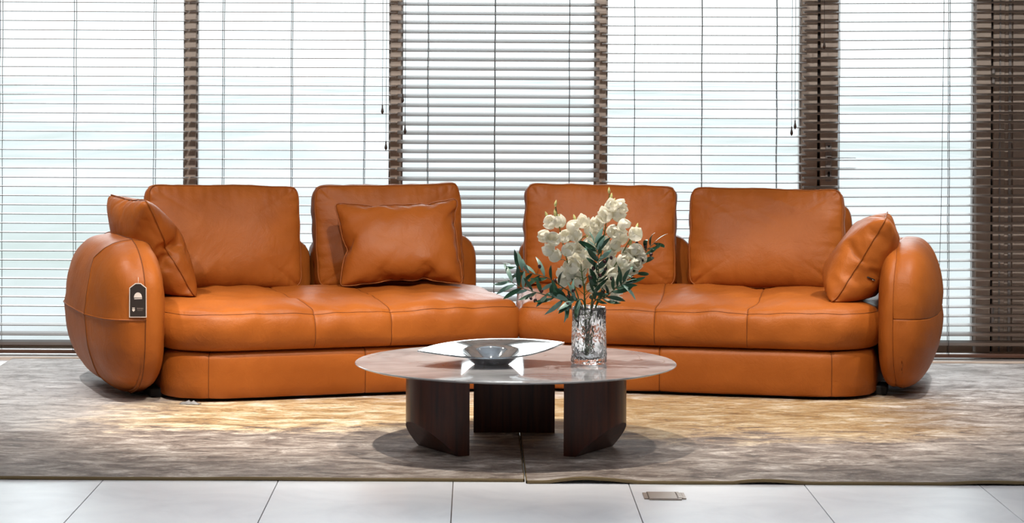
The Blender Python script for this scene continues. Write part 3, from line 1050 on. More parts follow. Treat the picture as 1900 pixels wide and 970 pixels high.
def cushion(name, size, t, center, yaw, lean, roll, label, group, seed, pressure=4.0, thick=None, gus=3, bottom=None, pipe=.0042, slump=.0, bend=2.5, knife=False, full=.85, fullness=12):
    co, fc, loops = cushion_mesh(size[0], size[1], t, seed, pressure, gus=gus, bend=bend)
    co = co - (co.max(0) + co.min(0)) / 2
    ext = co.max(0) - co.min(0)
    co[:, 0] *= size[0] / ext[0]; co[:, 2] *= size[1] / ext[2]
    if thick: co[:, 1] *= thick / ext[1]
    h = size[1]
    # full, well stuffed outline: even out the drawn-in edges
    def profile(a, b, ha, hb):
        q = np.linspace(-1, 1, 41)
        m = np.array([np.abs(co[np.abs(co[:, a] / ha - x) < .06, b]).max() for x in q])
        m = np.convolve(np.pad(m, 2, 'edge'), np.ones(5) / 5, 'valid')
        tgt = hb * (1 - np.minimum(1, np.abs(q)) ** fullness * .10) * (1 - .0 * q)
        return np.interp(co[:, a] / ha, q, 1 + (tgt / m - 1) * full)
    fz = profile(0, 2, size[0] / 2, h / 2)
    fx = profile(2, 0, h / 2, size[0] / 2)
    co[:, 0] *= fx; co[:, 2] *= fz
    # weight settles towards the bottom, the upper part goes slack
    s = co[:, 2] / h + .5
    co[:, 1] *= 1 + slump * (.5 - s)
    sg = 1 if seed % 2 else -1
    dia = np.stack([(co[:, 0] + sg * co[:, 2]) * 3.0, co[:, 1] * 3, (co[:, 2] - sg * co[:, 0] * .6) * 9.0], 1)
    nrm_w = .006 * perlin(co * 6 + 3.1, seed) + .007 * (ridge(dia, seed + 2) - .5) * (.4 + np.clip(perlin(co * 3, seed + 8) + .3, 0, 1))
    R = Matrix.Rotation(yaw, 3, 'Z') @ Matrix.Rotation(lean, 3, 'X') @ Matrix.Rotation(roll, 3, 'Y')
    W = co @ np.array(R).T
    W[:, 1] += nrm_w
    if bottom is not None:                        # rests on the seat: flatten what would sink in
        zz = W[:, 2] + center[2]
        low = zz < bottom + .03
        k = np.clip((bottom + .03 - zz) / .05, 0, None)
        W[low, 2] = bottom + .03 * np.exp(-k[low] * 1.5) - center[2]
    o = mesh_obj(name, W, fc, M['leather'])
    o.location = center
    sub = o.modifiers.new('smooth', 'SUBSURF'); sub.levels = 1; sub.render_levels = 1
    tag(o, label, 'cushion', group)
    nn = vnormals(o.data)
    for lp in (loops[:1] if knife else loops):
        pts = W[lp] + nn[lp] * .0025
        pts = .25 * np.roll(pts, 1, 0) + .5 * pts + .25 * np.roll(pts, -1, 0)
        tube('piping', pts, pipe, M['piping'], o, 6, closed=True)
    return o

def box_cushion(name, w, h, gus, bulge, center, yaw, lean, roll, label, group, seed):
    # stuffed boxed cushion: two domed panels, a gusset between piped seams, puckers along the seams, soft diagonal folds
    nx, nz = 108, 76
    def lin(n):
        t = np.linspace(-1, 1, n + 1)
        return np.sign(t) * (1 - (1 - np.abs(t)) ** 1.35)
    a, b = np.meshgrid(lin(nx), lin(nz), indexing='ij')
    a, b = a.ravel(), b.ravel()
    m = np.maximum(np.abs(a), np.abs(b)) + 1e-9
    p = 13.0
    sq = m / ((np.abs(a) ** p + np.abs(b) ** p) ** (1 / p) + 1e-9)
    x, z = a * sq * w / 2, b * sq * h / 2
    dx, dz = (1 - np.abs(a)) * w / 2, (1 - np.abs(b)) * h / 2
    dm = np.minimum(dx, dz)
    r = np.random.RandomState(seed)
    # outline wobble
    z = z + .008 * np.clip(b, 0, 1) ** 3 * (perlin(np.stack([a * 2.2, a * 0, a * 0], 1), seed) * 1.2 + .9 * np.abs(a) ** 6 - .2)
    x = x + .010 * np.abs(a) ** 3 * np.sign(a) * perlin(np.stack([b * 2.6, b * 0 + np.sign(a), b * 0], 1), seed + 1)
    dome = np.clip(1 - np.abs(a) ** 3, 0, 1) ** .55 * np.clip(1 - np.abs(b) ** 3, 0, 1) ** .55
    sag = 1 - .38 * b
    along = np.where(dx < dz, z, x)
    sgn = np.where(dx < dz, np.sign(a) * 3 + 7, np.sign(b) * 5 + 20)
    puck = perlin(np.stack([along * 24, sgn, dm * 5], 1), seed + 2) + .6 * perlin(np.stack([along * 46, sgn, dm * 9], 1), seed + 3)
    s1 = 1 if seed % 2 else -1
    P3 = np.stack([x, z, x * 0], 1)
    ca, sa = math.cos(.45 * s1), math.sin(.45 * s1)
    u, v = x * ca + z * sa, -x * sa + z * ca
    warp = .05 * perlin(P3 * 4, seed + 5)
    fold = ridge(np.stack([u * 2.2, (v + warp) * 10, u * 0], 1), seed + 6) ** 2
    fold2 = ridge(np.stack([u * 3.0 + 4, (v * .8 - u * .5 + warp) * 15, u * 0], 1), seed + 7) ** 2
    mask = np.clip(.25 + 1.5 * perlin(P3 * 3.2, seed + 9) + .35 * np.abs(a) - .25 * b, 0, 1)
    rel = .013 * puck * np.exp(-dm / .045) * np.clip(dm / .008, 0, 1) + (.003 * fold + .002 * fold2) * mask * np.clip(dm / .05, 0, 1) + .016 * mask * perlin(np.stack([u * 2.5, (v + warp) * 9, u * 0], 1), seed + 15) * np.clip(dm / .06, 0, 1) + .009 * perlin(P3 * 5, seed + 11) * np.clip(dm / .06, 0, 1)
    yf = -(gus / 2 + bulge * dome * sag + rel)
    yb = gus / 2 + bulge * .55 * dome * sag
    n = len(x)
    V = np.concatenate([np.stack([x, yf, z], 1), np.stack([x, yb, z], 1)])
    idx = np.arange(n).reshape(nx + 1, nz + 1)
    q = np.stack([idx[:-1, :-1], idx[1:, :-1], idx[1:, 1:], idx[:-1, 1:]], -1).reshape(-1, 4)
    faces = [tuple(k) for k in q] + [tuple(k[::-1] + n) for k in q]
    lp = list(idx[:-1, 0]) + list(idx[-1, :-1]) + list(idx[:0:-1, -1]) + list(idx[0, :0:-1])
    lp = np.array(lp)
    rings = [lp]
    extra = []
    base = 2 * n
    nrm = np.stack([x[lp], z[lp]], 1); nrm = nrm / (np.abs(nrm / np.array([w / 2, h / 2])) ** 6).sum(1)[:, None] ** (1 / 6)
    out = np.stack([np.sign(x[lp]) * (np.abs(a[lp]) > .999), np.sign(z[lp]) * (np.abs(b[lp]) > .999)], 1).astype(float)
    out /= np.maximum(1, np.linalg.norm(out, axis=1))[:, None]
    for t in (.25, .5, .75):
        y = yf[lp] * (1 - t) + yb[lp] * t
        o_ = (.014 + .010 * perlin(np.stack([x[lp] * 16, z[lp] * 16, lp * 0 + t * 2], 1), seed + 13)) * math.sin(math.pi * t)
        extra.append(np.stack([x[lp] + out[:, 0] * o_, y, z[lp] + out[:, 1] * o_], 1))
        rings.append(np.arange(base, base + len(lp))); base += len(lp)
    rings.append(lp + n)
    V = np.concatenate([V] + extra)
    m_ = len(lp)
    for i in range(len(rings) - 1):
        for k in range(m_):
            k2 = (k + 1) % m_
            faces.append((rings[i][k], rings[i + 1][k], rings[i + 1][k2], rings[i][k2]))
    R = Matrix.Rotation(yaw, 3, 'Z') @ Matrix.Rotation(lean, 3, 'X') @ Matrix.Rotation(roll, 3, 'Y')
    W = V @ np.array(R).T
    o = mesh_obj(name, W, faces, M['leather'])
    bm = bmesh.new(); bm.from_mesh(o.data); bmesh.ops.recalc_face_normals(bm, faces=bm.faces); bm.to_mesh(o.data); bm.free()
    o.location = center
    tag(o, label, 'cushion', group)
    nn = vnormals(o.data)
    for ids in (rings[0], rings[-1]):
        tube('piping', W[ids] + nn[ids] * .0015, .0036, M['piping'], o, 6, closed=True)
    return o

D = math.radians
GB = 'large loose back cushions on the sofa'
SEAT = .425
def CW(px, py, d): return PX(px, py, d)
box_cushion('back_cushion', .69, .47, .10, .062, CW(414, 443, 11.04), D(18), D(-13), D(1), 'large orange back cushion at the left end of the sofa, beside the slanted pillow', GB, 11)
box_cushion('back_cushion', .685, .47, .10, .055, CW(719, 438, 11.36), D(12), D(-11), D(-1), 'large orange back cushion behind the square pillow', GB, 12)
box_cushion('back_cushion', .69, .47, .10, .055, CW(1113, 439, 11.34), D(-2), D(-12), D(1), 'large orange back cushion directly behind the white flowers', GB, 13)
box_cushion('back_cushion', .69, .46, .10, .066, CW(1422, 445, 11.20), D(-10), D(-14), D(0), 'large orange back cushion on the right, next to the pillow with a zip', GB, 14)
cushion('square_pillow', (.575, .42), .012, CW(741, 453, 11.08), D(8), D(-20), D(-2), 'small square orange pillow leaning in front of a back cushion', 'loose scatter pillows on the sofa', 21, 4.2, .19, gus=1, slump=.3, full=.25, bend=.5, bottom=SEAT, pipe=.003, knife=True)
cushion('side_pillow', (.54, .53), .02, CW(280, 464, 10.72), D(116), D(-27), D(0), 'orange pillow leaning left over the sofa arm above the hang tag', 'loose scatter pillows on the sofa', 22, 4.0, .25, gus=1, slump=.2, bend=.35, full=.5, bottom=SEAT - .01, pipe=.003, knife=True)
cushion('side_pillow', (.475, .465), .02, CW(1600, 483, 10.62), D(-100), D(-31), D(0), 'orange pillow with a black zip leaning on the right sofa arm', 'loose scatter pillows on the sofa', 23, 4.0, .26, gus=1, slump=.2, bend=.35, full=.4, bottom=SEAT - .01, pipe=.003, knife=True)

# ---------------------------------------------------------------- hang tag on the left arm
bpy.context.view_layer.update()
_dg = bpy.context.evaluated_depsgraph_get()
tp = PX(256, 557, 10.17)
for _a, _b in ((256, 557), (248, 540), (264, 540), (248, 580), (264, 580)):
    _d = (PX(_a, _b, 1) - Vector((0, 0, HC))).normalized()
    _h = SC.ray_cast(_dg, Vector((0, 0, HC)) + _d * 8, _d)
    if _h[0]: tp = PX(256, 557, min(tp.y if _a != 256 else 99, _h[1].y - .006))
tg = empty('hang_tag', (tp.x, tp.y, tp.z), D(2))
tag(tg, 'black hang tag with pale border on the left sofa arm', 'tag')
sc_ = 10.17 / F
def poly(name, pts, y0, y1, m, parent):
    bm = bmesh.new()
    a = [bm.verts.new((x * sc_, y0, z * sc_)) for x, z in pts]
    b = [bm.verts.new((x * sc_, y1, z * sc_)) for x, z in pts]
    bm.faces.new(a); bm.faces.new(b[::-1])
    for i in range(len(pts)):
        j = (i + 1) % len(pts)
        bm.faces.new((a[i], b[i], b[j], a[j]))
    return bm_obj(name, bm, m, parent)
poly('card', [(-16, -31.5), (16, -31.5), (15.5, 23), (5, 31.5), (-5, 31.5), (-16, 23)], 0, .0012, M['tag_white'], tg)
poly('card_face', [(-14.6, -30), (14.6, -30), (14.2, 22.2), (4.4, 30), (-4.4, 30), (-14.6, 22.2)], -.0004, .0, M['tag_black'], tg)
poly('emblem', [(7.4 * math.cos(a * math.pi / 14), 5 + 9.5 * math.sin(a * math.pi / 14)) for a in range(15)], -.0009, -.0004, M['tag_white'], tg)
poly('emblem_bar', [(-6.5, 2), (7.5, 2.6), (7.5, 4), (-7.2, 3.4)], -.0009, -.0004, M['tag_white'], tg)
poly('shield_top', [(-10.5, -13.5), (-5.5, -13.5), (-5.5, -15), (-10.5, -15)], -.0009, -.0004, M['tag_white'], tg)
poly('shield', [(-10.4, -16), (-5.6, -16), (-5.4, -18.5), (-8, -21), (-10.6, -18.5)], -.0009, -.0004, M['tag_white'], tg)
for k, (xx, ww) in enumerate(((-1.4, 1.1), (.3, .8), (1.8, 1.4), (4.2, 1.2), (6.0, .9), (7.6, 1.2), (9.8, .4))):
    poly('lettering', [(xx, -13.8), (xx + ww, -13.8), (xx + ww, -16.6), (xx, -16.6)], -.0009, -.0004, M['tag_grey'], tg)
poly('lettering', [(-1.2, -18.2), (8.6, -18.2), (8.6, -18.9), (-1.2, -18.9)], -.0009, -.0004, M['tag_grey'], tg)
tube('string', [(0, .001, 29 * sc_), (.001, .004, 36 * sc_), (0, .012, 42 * sc_)], .0008, M['tag_white'], tg, 5)

# ---------------------------------------------------------------- coffee table
TC = Vector((.150, 9.06, 0)); TR = .602; TZ = .320
tbl = empty('coffee_table', TC)
tag(tbl, 'round marble coffee table on three dark walnut half-round legs', 'table')
prof = [(.0, TZ - .016), (TR - .06, TZ - .016), (TR - .02, TZ - .011), (TR - .004, TZ - .006), (TR, TZ - .0035), (TR - .001, TZ - .001), (TR - .003, TZ), (.3, TZ), (0, TZ)]
nseg = 160
v, f = [], []
for r, z in prof:
    for k in range(nseg):
        a = 2 * math.pi * k / nseg
        v.append((max(r, .0005) * math.cos(a), max(r, .0005) * math.sin(a), z))
for i in range(len(prof) - 1):
    for k in range(nseg):
        k2 = (k + 1) % nseg
        f.append((i * nseg + k, i * nseg + k2, (i + 1) * nseg + k2, (i + 1) * nseg + k))
top = mesh_obj('table_top', v, f, M['marble'], tbl)
em = top.modifiers.new('edge', 'EDGE_SPLIT'); em.split_angle = D(25)
r0, rad, s0, kk = .288, .157, .045, 1.0
for n, ang in enumerate((90, 210, 330)):
    bm = bmesh.new()
    arc = [(rad * math.cos(math.pi * q / 40 - math.pi / 2), rad * math.sin(math.pi * q / 40 - math.pi / 2)) for q in range(41)]
    lo = [bm.verts.new((r0 + x, y, .0125)) for x, y in arc]
    hi = [bm.verts.new((r0 + x, y, TZ - .0165)) for x, y in arc]
    for q in range(40):
        bm.faces.new((lo[q], lo[q + 1], hi[q + 1], hi[q]))
    bm.faces.new((lo[-1], lo[0], hi[0], hi[-1]))
    bm.faces.new(lo[::-1]); bm.faces.new(hi)
    res = bmesh.ops.bisect_plane(bm, geom=bm.verts[:] + bm.edges[:] + bm.faces[:], plane_co=(r0 + s0, 0, .0125), plane_no=Vector((kk, 0, -1)).normalized(), clear_outer=True)
    es = [e for e in res['geom_cut'] if isinstance(e, bmesh.types.BMEdge)]
    bmesh.ops.contextual_create(bm, geom=es)
    o = bm_obj('leg', bm, M['walnut'], tbl, True)
    em = o.modifiers.new('edge', 'EDGE_SPLIT'); em.split_angle = D(25)
    o.rotation_euler = (0, 0, D(ang))

# ---------------------------------------------------------------- smoked glass dish
def dish():
    c = PX(912, 676, 8.97)
    root_z = TZ + .0008
    nA, nR = 96, 26
    A, B = .285, .165
    def pt(th, t, lower):
        # leaf shaped rim with two points
        ca, sa = math.cos(th), math.sin(th)
        kq = max(1e-4, B * ca * ca / (A * A)); R = (-abs(sa) + math.sqrt(sa * sa + 4 * B * kq)) / (2 * kq)
        rf = .064
        Rr = .112
        if t < .35:                               # flat foot of the well
            r = rf * t / .35; z = .006
        elif t < .62:
            q = (t - .35) / .27
            r = rf + (Rr - rf) * q; z = .006 + .040 * q ** 1.1
        else:
            q = (t - .62) / .38
            r = Rr + (R - Rr) * q; z = .046 + .014 * q + .006 * q * q * abs(ca) ** 3
        if lower: z -= .0055 if t > .35 else .0058
        if t > .35: z += (.095 * r * sa + .028 * r * ca) * min(1, (t - .35) / .27)
        return (r * ca, r * sa, z)
    v, f = [], []
    for low in (False, True):
        for i in range(nR + 1):
            t = max(i / nR, .002)
            for k in range(nA):
                v.append(pt(2 * math.pi * k / nA, t, low))
    n1 = (nR + 1) * nA
    for i in range(nR):
        for k in range(nA):
            k2 = (k + 1) % nA
            f.append((i * nA + k, i * nA + k2, (i + 1) * nA + k2, (i + 1) * nA + k))
            f.append((n1 + i * nA + k, n1 + (i + 1) * nA + k, n1 + (i + 1) * nA + k2, n1 + i * nA + k2))
    for k in range(nA):
        k2 = (k + 1) % nA
        f.append((nR * nA + k, nR * nA + k2, n1 + nR * nA + k2, n1 + nR * nA + k))
    o = mesh_obj('glass_dish', v, f, M['smoked'])
    o.location = (c.x, 8.98, root_z)
    o.rotation_euler = (0, 0, D(16))
    tag(o, 'smoky grey glass dish with two pointed ends on the table', 'dish')
dish()

# ---------------------------------------------------------------- vase
VP = Vector((PX(1093, 670, 9.0).x, 9.02, TZ + .0008))
def vase():
    H, Ro = .212, .0665
    nA, nH = 220, 160
    th = np.linspace(0, 2 * math.pi, nA, endpoint=False)
    zz = np.linspace(0, H, nH)
    T, Zg = np.meshgrid(th, zz, indexing='ij')
    P = np.stack([np.cos(T).ravel() * .0665, np.sin(T).ravel() * .0665, Zg.ravel()], 1)
    n1 = perlin(P * np.array([45, 45, 30.0]), 2); n2 = np.abs(perlin(P * np.array([90, 90, 50.0]), 4)); n3 = perlin(P * 15, 6)
    d = .002 * n3 + .0042 * n1 - .0066 * n2
    edge = np.clip(np.minimum(P[:, 2], H - P[:, 2]) / .008, 0, 1)
    Rr = Ro - .004 * (1 - edge) + d * (.3 + .7 * edge) - .003 * (P[:, 2] / H)
    V = np.stack([np.cos(T).ravel() * Rr, np.sin(T).ravel() * Rr, P[:, 2] + .003 * perlin(P * 30, 9) * (P[:, 2] / H) ** 3], 1)
    v = [tuple(p) for p in V]
    f = []
    for i in range(nA):
        j = (i + 1) % nA
        for k in range(nH - 1):
            f.append((i * nH + k, j * nH + k, j * nH + k + 1, i * nH + k + 1))
    b = len(v)
    inner = [(.051, H - .002), (.0505, H * .5), (.050, .03), (.042, .018), (.0004, .016)]
    for r, z in inner:
        for i in range(nA): v.append((r * math.cos(th[i]), r * math.sin(th[i]), z))
    for i in range(nA):
        j = (i + 1) % nA
        f.append((i * nH + nH - 1, j * nH + nH - 1, b + j, b + i))
        for q in range(len(inner) - 1):
            f.append((b + q * nA + i, b + q * nA + j, b + (q + 1) * nA + j, b + (q + 1) * nA + i))
    f.append(tuple(i * nH for i in range(nA))[::-1])
    o = mesh_obj('vase', v, f, M['vase'])
    o.location = VP
    tag(o, 'clear cylinder vase of rough ice-textured glass holding the flowers', 'vase')
vase()

# ---------------------------------------------------------------- flowers and olive branches in the vase
rnd = random.Random(5)
def petal_mesh(L, Wd, cup, name):
    nu, nv = 8, 6
    v, f = [], []
    for i in range(nu + 1):
        t = i / nu
        w = Wd * max(.10, (1 - abs(2 * t ** .8 - 1) ** 2.4)) ** .55
        for j in range(nv + 1):
            q = j / nv * 2 - 1
            x = q * w / 2
            bulge = cup * math.sin(math.pi * min(1, t ** .75 * .92))
            v.append((x, bulge - .42 * q * q * w * .5, t * L - .10 * L * abs(q) ** 2 * t))
    for i in range(nu):
        for j in range(nv):
            a = i * (nv + 1) + j
            f.append((a, a + 1, a + nv + 2, a + nv + 1))
    me = bpy.data.meshes.new(name)
    me.from_pydata(v, [], f); me.materials.append(M['petal'])
    me.polygons.foreach_set('use_smooth', [True] * len(me.polygons))
    return me
PET_O = petal_mesh(.042, .037, .014, 'outer_petal')
PET_I = petal_mesh(.038, .031, .012, 'inner_petal')
def ellipsoid_mesh(rx, ry, rz, m, name, n=10, k=7, tip=0):
    v, f = [], []
    for i in range(k + 1):
        p = math.pi * i / k
        for j in range(n):
            a = 2 * math.pi * j / n
            sq = math.sin(p) * (1 - tip * max(0, math.cos(p)) ** 1.0 * .6)
            v.append((rx * sq * math.cos(a), ry * sq * math.sin(a), rz * math.cos(p)))
    for i in range(k):
        for j in range(n):
            j2 = (j + 1) % n
            f.append((i * n + j, (i + 1) * n + j, (i + 1) * n + j2, i * n + j2))
    me = bpy.data.meshes.new(name)
    me.from_pydata(v, [], f); me.validate(); me.materials.append(m)
    me.polygons.foreach_set('use_smooth', [True] * len(me.polygons))
    return me
HEART = ellipsoid_mesh(.008, .008, .012, M['petal'], 'flower_heart')
BUD = ellipsoid_mesh(.0062, .0062, .0145, M['bud'], 'bud', tip=1)
OLIVE = ellipsoid_mesh(.0062, .0062, .0082, M['olive'], 'olive')

def child(name, me, parent, loc, rot=None, scale=1.0):
    o = bpy.data.objects.new(name, me)
    COL.objects.link(o)
    o.parent = parent
    o.location = loc
    if rot is not None: o.rotation_euler = rot
    o.scale = (scale,) * 3
    return o

VD = VP.y
def FP(px, py, dy): return PX(px, py, VD + dy)
def nearest_on(pts, q, back=.02):
    best = min(range(len(pts)), key=lambda i: (pts[i] + Vector((0, 0, back)) - q).length)
    return pts[best]

def flower_spike(path, flowers, buds, label, seed):
    r = random.Random(seed)
    base = VP.copy(); base.z += .02
    pts = bez([Vector((VP.x + r.uniform(-.015, .015), VP.y + r.uniform(-.015, .015), TZ + .025))] + [FP(*p) for p in path], 10)
    root = empty('flower_spike', pts[0])
    tag(root, label, 'flower stem', 'white flower spikes in the vase')
    loc = lambda p: Vector(p) - Vector(pts[0])
    st = tube('stem', [loc(p) for p in pts], [.0032 - .0016 * i / len(pts) for i in range(len(pts))], M['stalk'], root, 7)
    for (px, py, dy) in flowers:
        q = FP(px, py, dy)
        s = nearest_on(pts, q)
        d = (q - s)
        d = d.normalized() if d.length > .001 else Vector((0, -1, 0))
        facing = (d * .55 + Vector((r.uniform(-.5, .5), -.45 + r.uniform(-.4, .2), r.uniform(-.25, .65)))).normalized()
        start = q - facing * .012
        fl = child('flower', HEART, root, loc(start + facing * .010), facing.to_track_quat('Z', 'Y').to_euler(), 1.0)
        spin = r.uniform(0, 6.28)
        sc = r.uniform(1.04, 1.24)
        for k in range(3):
            a = spin + k * 2.094
            opn = r.uniform(.15, .55)
            m = Matrix.Rotation(a, 4, 'Z') @ Matrix.Translation((0, .004, -.010)) @ Matrix.Rotation(-opn, 4, 'X')
            p = child('petal', PET_O, fl, m.translation, m.to_euler(), sc)
        for k in range(2 + (r.random() < .6)):
            a = spin + 1.05 + k * 2.094
            opn = r.uniform(.02, .3)
            m = Matrix.Rotation(a, 4, 'Z') @ Matrix.Translation((0, .002, -.006)) @ Matrix.Rotation(-opn, 4, 'X')
            child('petal', PET_I, fl, m.translation, m.to_euler(), sc)
        if (start - s).length > .006:
            mid = (start + s) / 2 + Vector((0, 0, .006))
            tube('pedicel', [loc(s), loc(mid), loc(start)], .0013, M['stalk'], root, 5)
    for (px, py, lean) in buds:
        q = FP(px, py, path[-1][2])
        s = nearest_on(pts, q, .01)
        ax = Vector((math.sin(D(lean)), r.uniform(-.2, .2), math.cos(D(lean))))
        child('bud', BUD, root, loc(q), ax.to_track_quat('Z', 'Y').to_euler(), r.uniform(.85, 1.15))
        if (q - s).length > .008:
            tube('pedicel', [loc(s), loc(q - ax * .012)], .0012, M['stalk'], root, 5)
    return root
def jit(lst, seed, lo, hi):
    r = random.Random(seed)
    return [(a, b, r.uniform(lo, hi)) for a, b in lst]
flower_spike([(1076, 566, -.005), (1062, 520, -.02), (1044, 450, -.03), (1031, 384, -.02)],
     jit([(1021, 412), (1041, 416), (1013, 438), (1029, 443), (1059, 424), (1067, 439), (1021, 466), (1033, 478), (1053, 466), (1048, 441)], 1, -.06, .0),
     [(1031, 377, 10), (1030, 394, -5), (1037, 402, 8), (1014, 399, -20)], 'white flower spike at the far left of the bouquet', 1)
flower_spike([(1085, 566, .01), (1085, 500, .035), (1077, 440, .04), (1066, 408, .04)],
     jit([(1083, 415), (1093, 432), (1075, 458), (1085, 468), (1069, 484), (1104, 441), (1092, 456), (1060, 490)], 2, -.02, .05),
     [(1066, 404, -15), (1064, 419, -35), (1090, 434, 10)], 'short white flower spike between the two tallest ones', 2)
flower_spike([(1097, 566, .01), (1110, 500, .02), (1122, 430, .02), (1131, 360, .02)],
     jit([(1136, 383), (1147, 385), (1124, 402), (1108, 415), (1144, 402), (1154, 418), (1138, 431), (1151, 444), (1118, 453), (1140, 457), (1128, 388), (1128, 470)], 3, -.03, .04),
     [(1130, 353, 0), (1134, 365, 8), (1139, 373, 20)], 'tallest white flower spike with a green bud at its tip', 3)
flower_spike([(1106, 566, -.01), (1130, 512, -.03), (1160, 460, -.035), (1180, 424, -.03)],
     jit([(1176, 463), (1179, 438), (1166, 472), (1154, 486), (1181, 487), (1169, 496), (1140, 494), (1156, 507), (1150, 523), (1189, 478)], 4, -.06, .0),
     [(1182, 420, 14), (1184, 439, 30), (1170, 449, 12), (1174, 436, 5)], 'white flower spike leaning right from the vase', 4)
flower_spike([(1086, 566, .0), (1084, 540, -.03), (1080, 510, -.04), (1078, 490, -.04)],
     jit([(1045, 509), (1061, 511), (1080, 506), (1101, 538), (1080, 523), (1052, 523), (1134, 512), (1118, 501), (1092, 490), (1142, 549), (1112, 524), (1066, 498), (1104, 506), (1128, 528)], 5, -.05, .02),
     [], 'lowest cluster of white flowers just above the vase rim', 5)

def leaf_mesh(L, Wd, curl, name):
    nu = 9
    v, f = [], []
    for i in range(nu + 1):
        t = i / nu
        w = Wd * (math.sin(math.pi * (t ** .85)) ** .8 if 0 < t < 1 else .04)
        a = curl * t
        y, z = (L / curl * (1 - math.cos(a)), L / curl * math.sin(a)) if abs(curl) > .01 else (0, L * t)
        for j in (-1, 0, 1):
            v.append((j * w / 2, -y + (.10 * w if j == 0 else 0), z))
    for i in range(nu):
        for j in range(2):
            a = i * 3 + j
            f.append((a, a + 1, a + 4, a + 3))
    me = bpy.data.meshes.new(name)
    me.from_pydata(v, [], f); me.materials.append(M['leaf'])
    me.polygons.foreach_set('use_smooth', [True] * len(me.polygons))
    return me
LEAVES = [leaf_mesh(.066, .0155, .5, 'leaf_a'), leaf_mesh(.074, .0135, 1.0, 'leaf_b'), leaf_mesh(.055, .0150, -.35, 'leaf_c'), leaf_mesh(.070, .012, 1.7, 'leaf_d')]

def olive_branch(path, n, olives, label, seed, size=1.0, start=.25, curls=(0, 1, 2)):
    r = random.Random(seed)
    pts = bez([Vector((VP.x + r.uniform(-.02, .02), VP.y + r.uniform(-.02, .02), TZ + .03))] + [FP(*p) for p in path], 12)
    root = empty('olive_branch', pts[0])
    tag(root, label, 'branch', 'olive branches in the vase')
    loc = lambda p: Vector(p) - Vector(pts[0])
    tube('stem', [loc(p) for p in pts], [.0028 - .0018 * i / len(pts) for i in range(len(pts))], M['branch'], root, 6)
    m = len(pts)
    for k in range(n):
        t = start + (1 - start) * (k + .5 + r.uniform(-.3, .3)) / n
        i = min(m - 2, int(t * (m - 1)))
        tan = (pts[i + 1] - pts[i]).normalized()
        side = 1 if k % 2 else -1
        perp = tan.cross(Vector((0, -1, 0)))
        perp = perp.normalized() if perp.length > .1 else Vector((1, 0, 0))
        d = (tan * r.uniform(.35, 1.0) + perp * side * r.uniform(.5, 1.0) + Vector((0, r.uniform(-.8, .25), r.uniform(-.1, .25)))).normalized()
        up = Vector((r.uniform(-.5, .5), -1 + r.uniform(-.3, .3), .35 + r.uniform(-.5, .5)))
        q = d.to_track_quat('Z', 'Y')
        rot = (q.to_matrix().to_4x4())
        y_ax = -(up - d * up.dot(d)).normalized()
        x_ax = y_ax.cross(d).normalized()
        mt = Matrix((x_ax, y_ax, d)).transposed()
        if r.random() < .25: mt = mt @ Matrix.Rotation(math.pi + r.uniform(-.6, .6), 3, 'Z')
        child('leaf', LEAVES[r.choice(curls)], root, loc(pts[i]), mt.to_euler(), size * r.uniform(.95, 1.35))
    d = (pts[-1] - pts[-2]).normalized()
    child('leaf', LEAVES[0], root, loc(pts[-1]), d.to_track_quat('Z', 'Y').to_euler(), size * .8)
    for (px, py) in olives:
        q0 = FP(px, py, path[-2][2] - .012)
        s = min(pts, key=lambda p: (p - q0).length)
        q = Vector((q0.x, s.y - .015, q0.z))
        child('olive', OLIVE, root, loc(q), (r.uniform(-.6, .6), r.uniform(-.6, .6), 0), r.uniform(.85, 1.15))
        tube('olive_stalk', [loc(s), loc((s + q) / 2 + Vector((0, 0, .003))), loc(q)], .0008, M['branch'], root, 5)
    return root
olive_branch([(1080, 566, -.03), (1045, 556, -.10), (1005, 545, -.12), (968, 534, -.12), (942, 519, -.11)], 17, [(985, 553), (993, 557), (1005, 540), (1055, 551), (1053, 565), (1064, 540)],
             'olive branch reaching furthest left over the sofa seat', 1, 1.0, .30)
olive_branch([(1076, 564, -.02), (1040, 530, -.06), (1008, 512, -.07), (975, 505, -.07), (955, 494, -.06)], 15, [(1001, 494), (1030, 520)],
             'upper left olive branch with curled greyish leaves', 2, .95, .36, (0, 1, 3))
olive_branch([(1098, 566, -.06), (1109, 520, -.10), (1110, 480, -.12), (1103, 450, -.11)], 28, [(1097, 515), (1101, 498), (1122, 485), (1134, 478), (1124, 499), (1114, 511), (1135, 517), (1077, 532)],
             'upright olive branch in front of the white flowers', 3, .95, .30)
olive_branch([(1108, 564, -.01), (1150, 528, -.02), (1184, 502, -.03), (1196, 470, -.03), (1216, 448, -.03)], 12, [(1197, 457), (1208, 472), (1194, 483), (1181, 452)],
             'olive branch reaching furthest right with looping leaves', 4, 1.05, .42, (1, 3, 3))
olive_branch([(1100, 566, -.05), (1122, 552, -.09), (1146, 532, -.11), (1160, 524, -.11)], 16, [(1120, 540)],
             'short olive branch drooping right just over the vase rim', 6, 1.0, .3, (0, 0, 1))
olive_branch([(1084, 564, -.06), (1068, 558, -.09), (1058, 556, -.10), (1048, 562, -.10)], 15, [],
             'short olive branch drooping left just over the vase rim', 7, 1.0, .35, (0, 1))

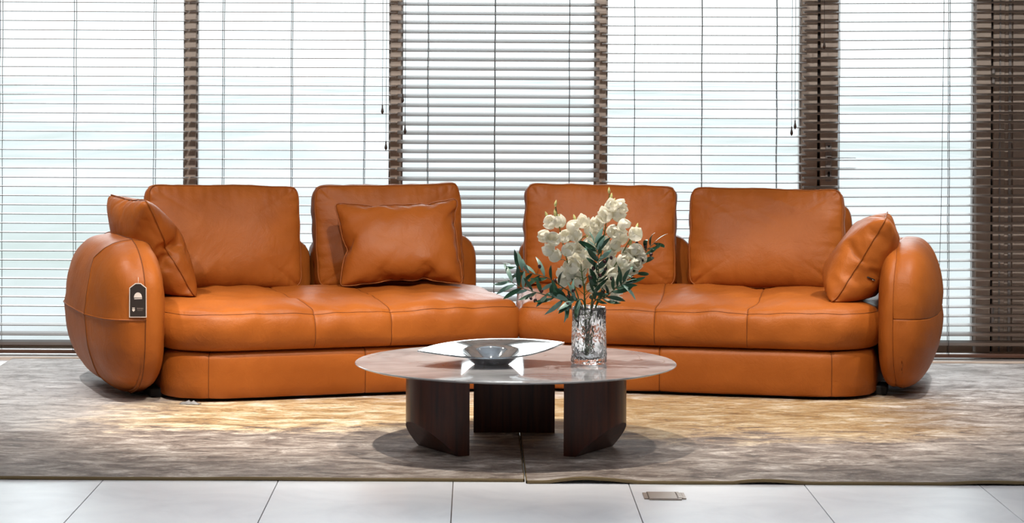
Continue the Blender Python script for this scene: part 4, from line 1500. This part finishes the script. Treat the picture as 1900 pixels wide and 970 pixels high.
# ---------------------------------------------------------------- floor box, zip, wrapping scraps
fb = PX(1236, 921, 1)
d_fb = HC / (1.4 - fb.z) if False else 1.4 * F / (921 - CY - (1236 - CX) * math.tan(ROLL))
fbx = (1236 - CX) * d_fb / F
fbo = empty('floor_socket', (fbx, d_fb, 0))
tag(fbo, 'flat brushed metal socket lid set in a floor tile', 'floor socket')
bm = box_bm(-.069, .069, -.07, .07, .0002, .004, .0, 1)
vv = [e for e in bm.edges if abs(e.verts[0].co.z - e.verts[1].co.z) > .002]
bmesh.ops.bevel(bm, geom=vv, offset=.016, segments=4, affect='EDGES')
bm_obj('frame', bm, M['brass'], fbo)
box('lid', -.052, .040, -.062, .062, .004, .0052, M['brass'], fbo, .0008)
box('gap', .041, .0425, -.062, .062, .0041, .0046, M['brass_dark'], fbo)
box('latch', .044, .060, -.050, .050, .004, .0050, M['brass'], fbo, .0008)
box('gap', -.0555, -.0535, -.062, .062, .0041, .0046, M['brass_dark'], fbo)

bpy.context.view_layer.update()
_dg = bpy.context.evaluated_depsgraph_get()
def hit(px, py, off=.003):
    d = (PX(px, py, 1) - Vector((0, 0, HC))).normalized()
    h = SC.ray_cast(_dg, Vector((0, 0, HC)) + d * 8, d)
    return h[1] + h[2] * off, h[4]
zp = [hit(1609 + 2.6 * k, 513.5 + 1.1 * k) for k in range(6)]
zo = zp[0][1]
if zo and zo.name.startswith('side_pillow'):
    zt = tube('zip', [p[0] - zo.location for p in zp], .0032, M['black'], zo, 6)
    tube('zip_pull', [p[0] - zo.location + Vector((.002, -.004, -.004)) for p in zp[3:]], .0016, M['steel'], zt, 5)
def scrap(px, d, w, seed, label):
    n = 9
    r = random.Random(seed)
    v, f = [], []
    for i in range(n):
        for j in range(5):
            a = i / (n - 1) - .5
            b = j / 4 - .5
            v.append((a * w + r.uniform(-.004, .004), b * .035 + r.uniform(-.004, .004), .013 + .016 * (1 - 4 * b * b) * (1 - 3 * a * a) * r.uniform(.4, 1)))
    for i in range(n - 1):
        for j in range(4):
            k = i * 5 + j
            f.append((k, k + 5, k + 6, k + 1))
    o = mesh_obj('wrapping_scrap', v, f, M['plastic'])
    so = o.modifiers.new('film', 'SOLIDIFY'); so.thickness = .0012
    o.location = ((px - CX) * d / F, d, 0)
    o.rotation_euler = (0, 0, D(-10))
    tag(o, label, 'scrap')
scrap(356, 10.11, .085, 3, 'crumpled grey wrapping scrap under the left front corner of the sofa')
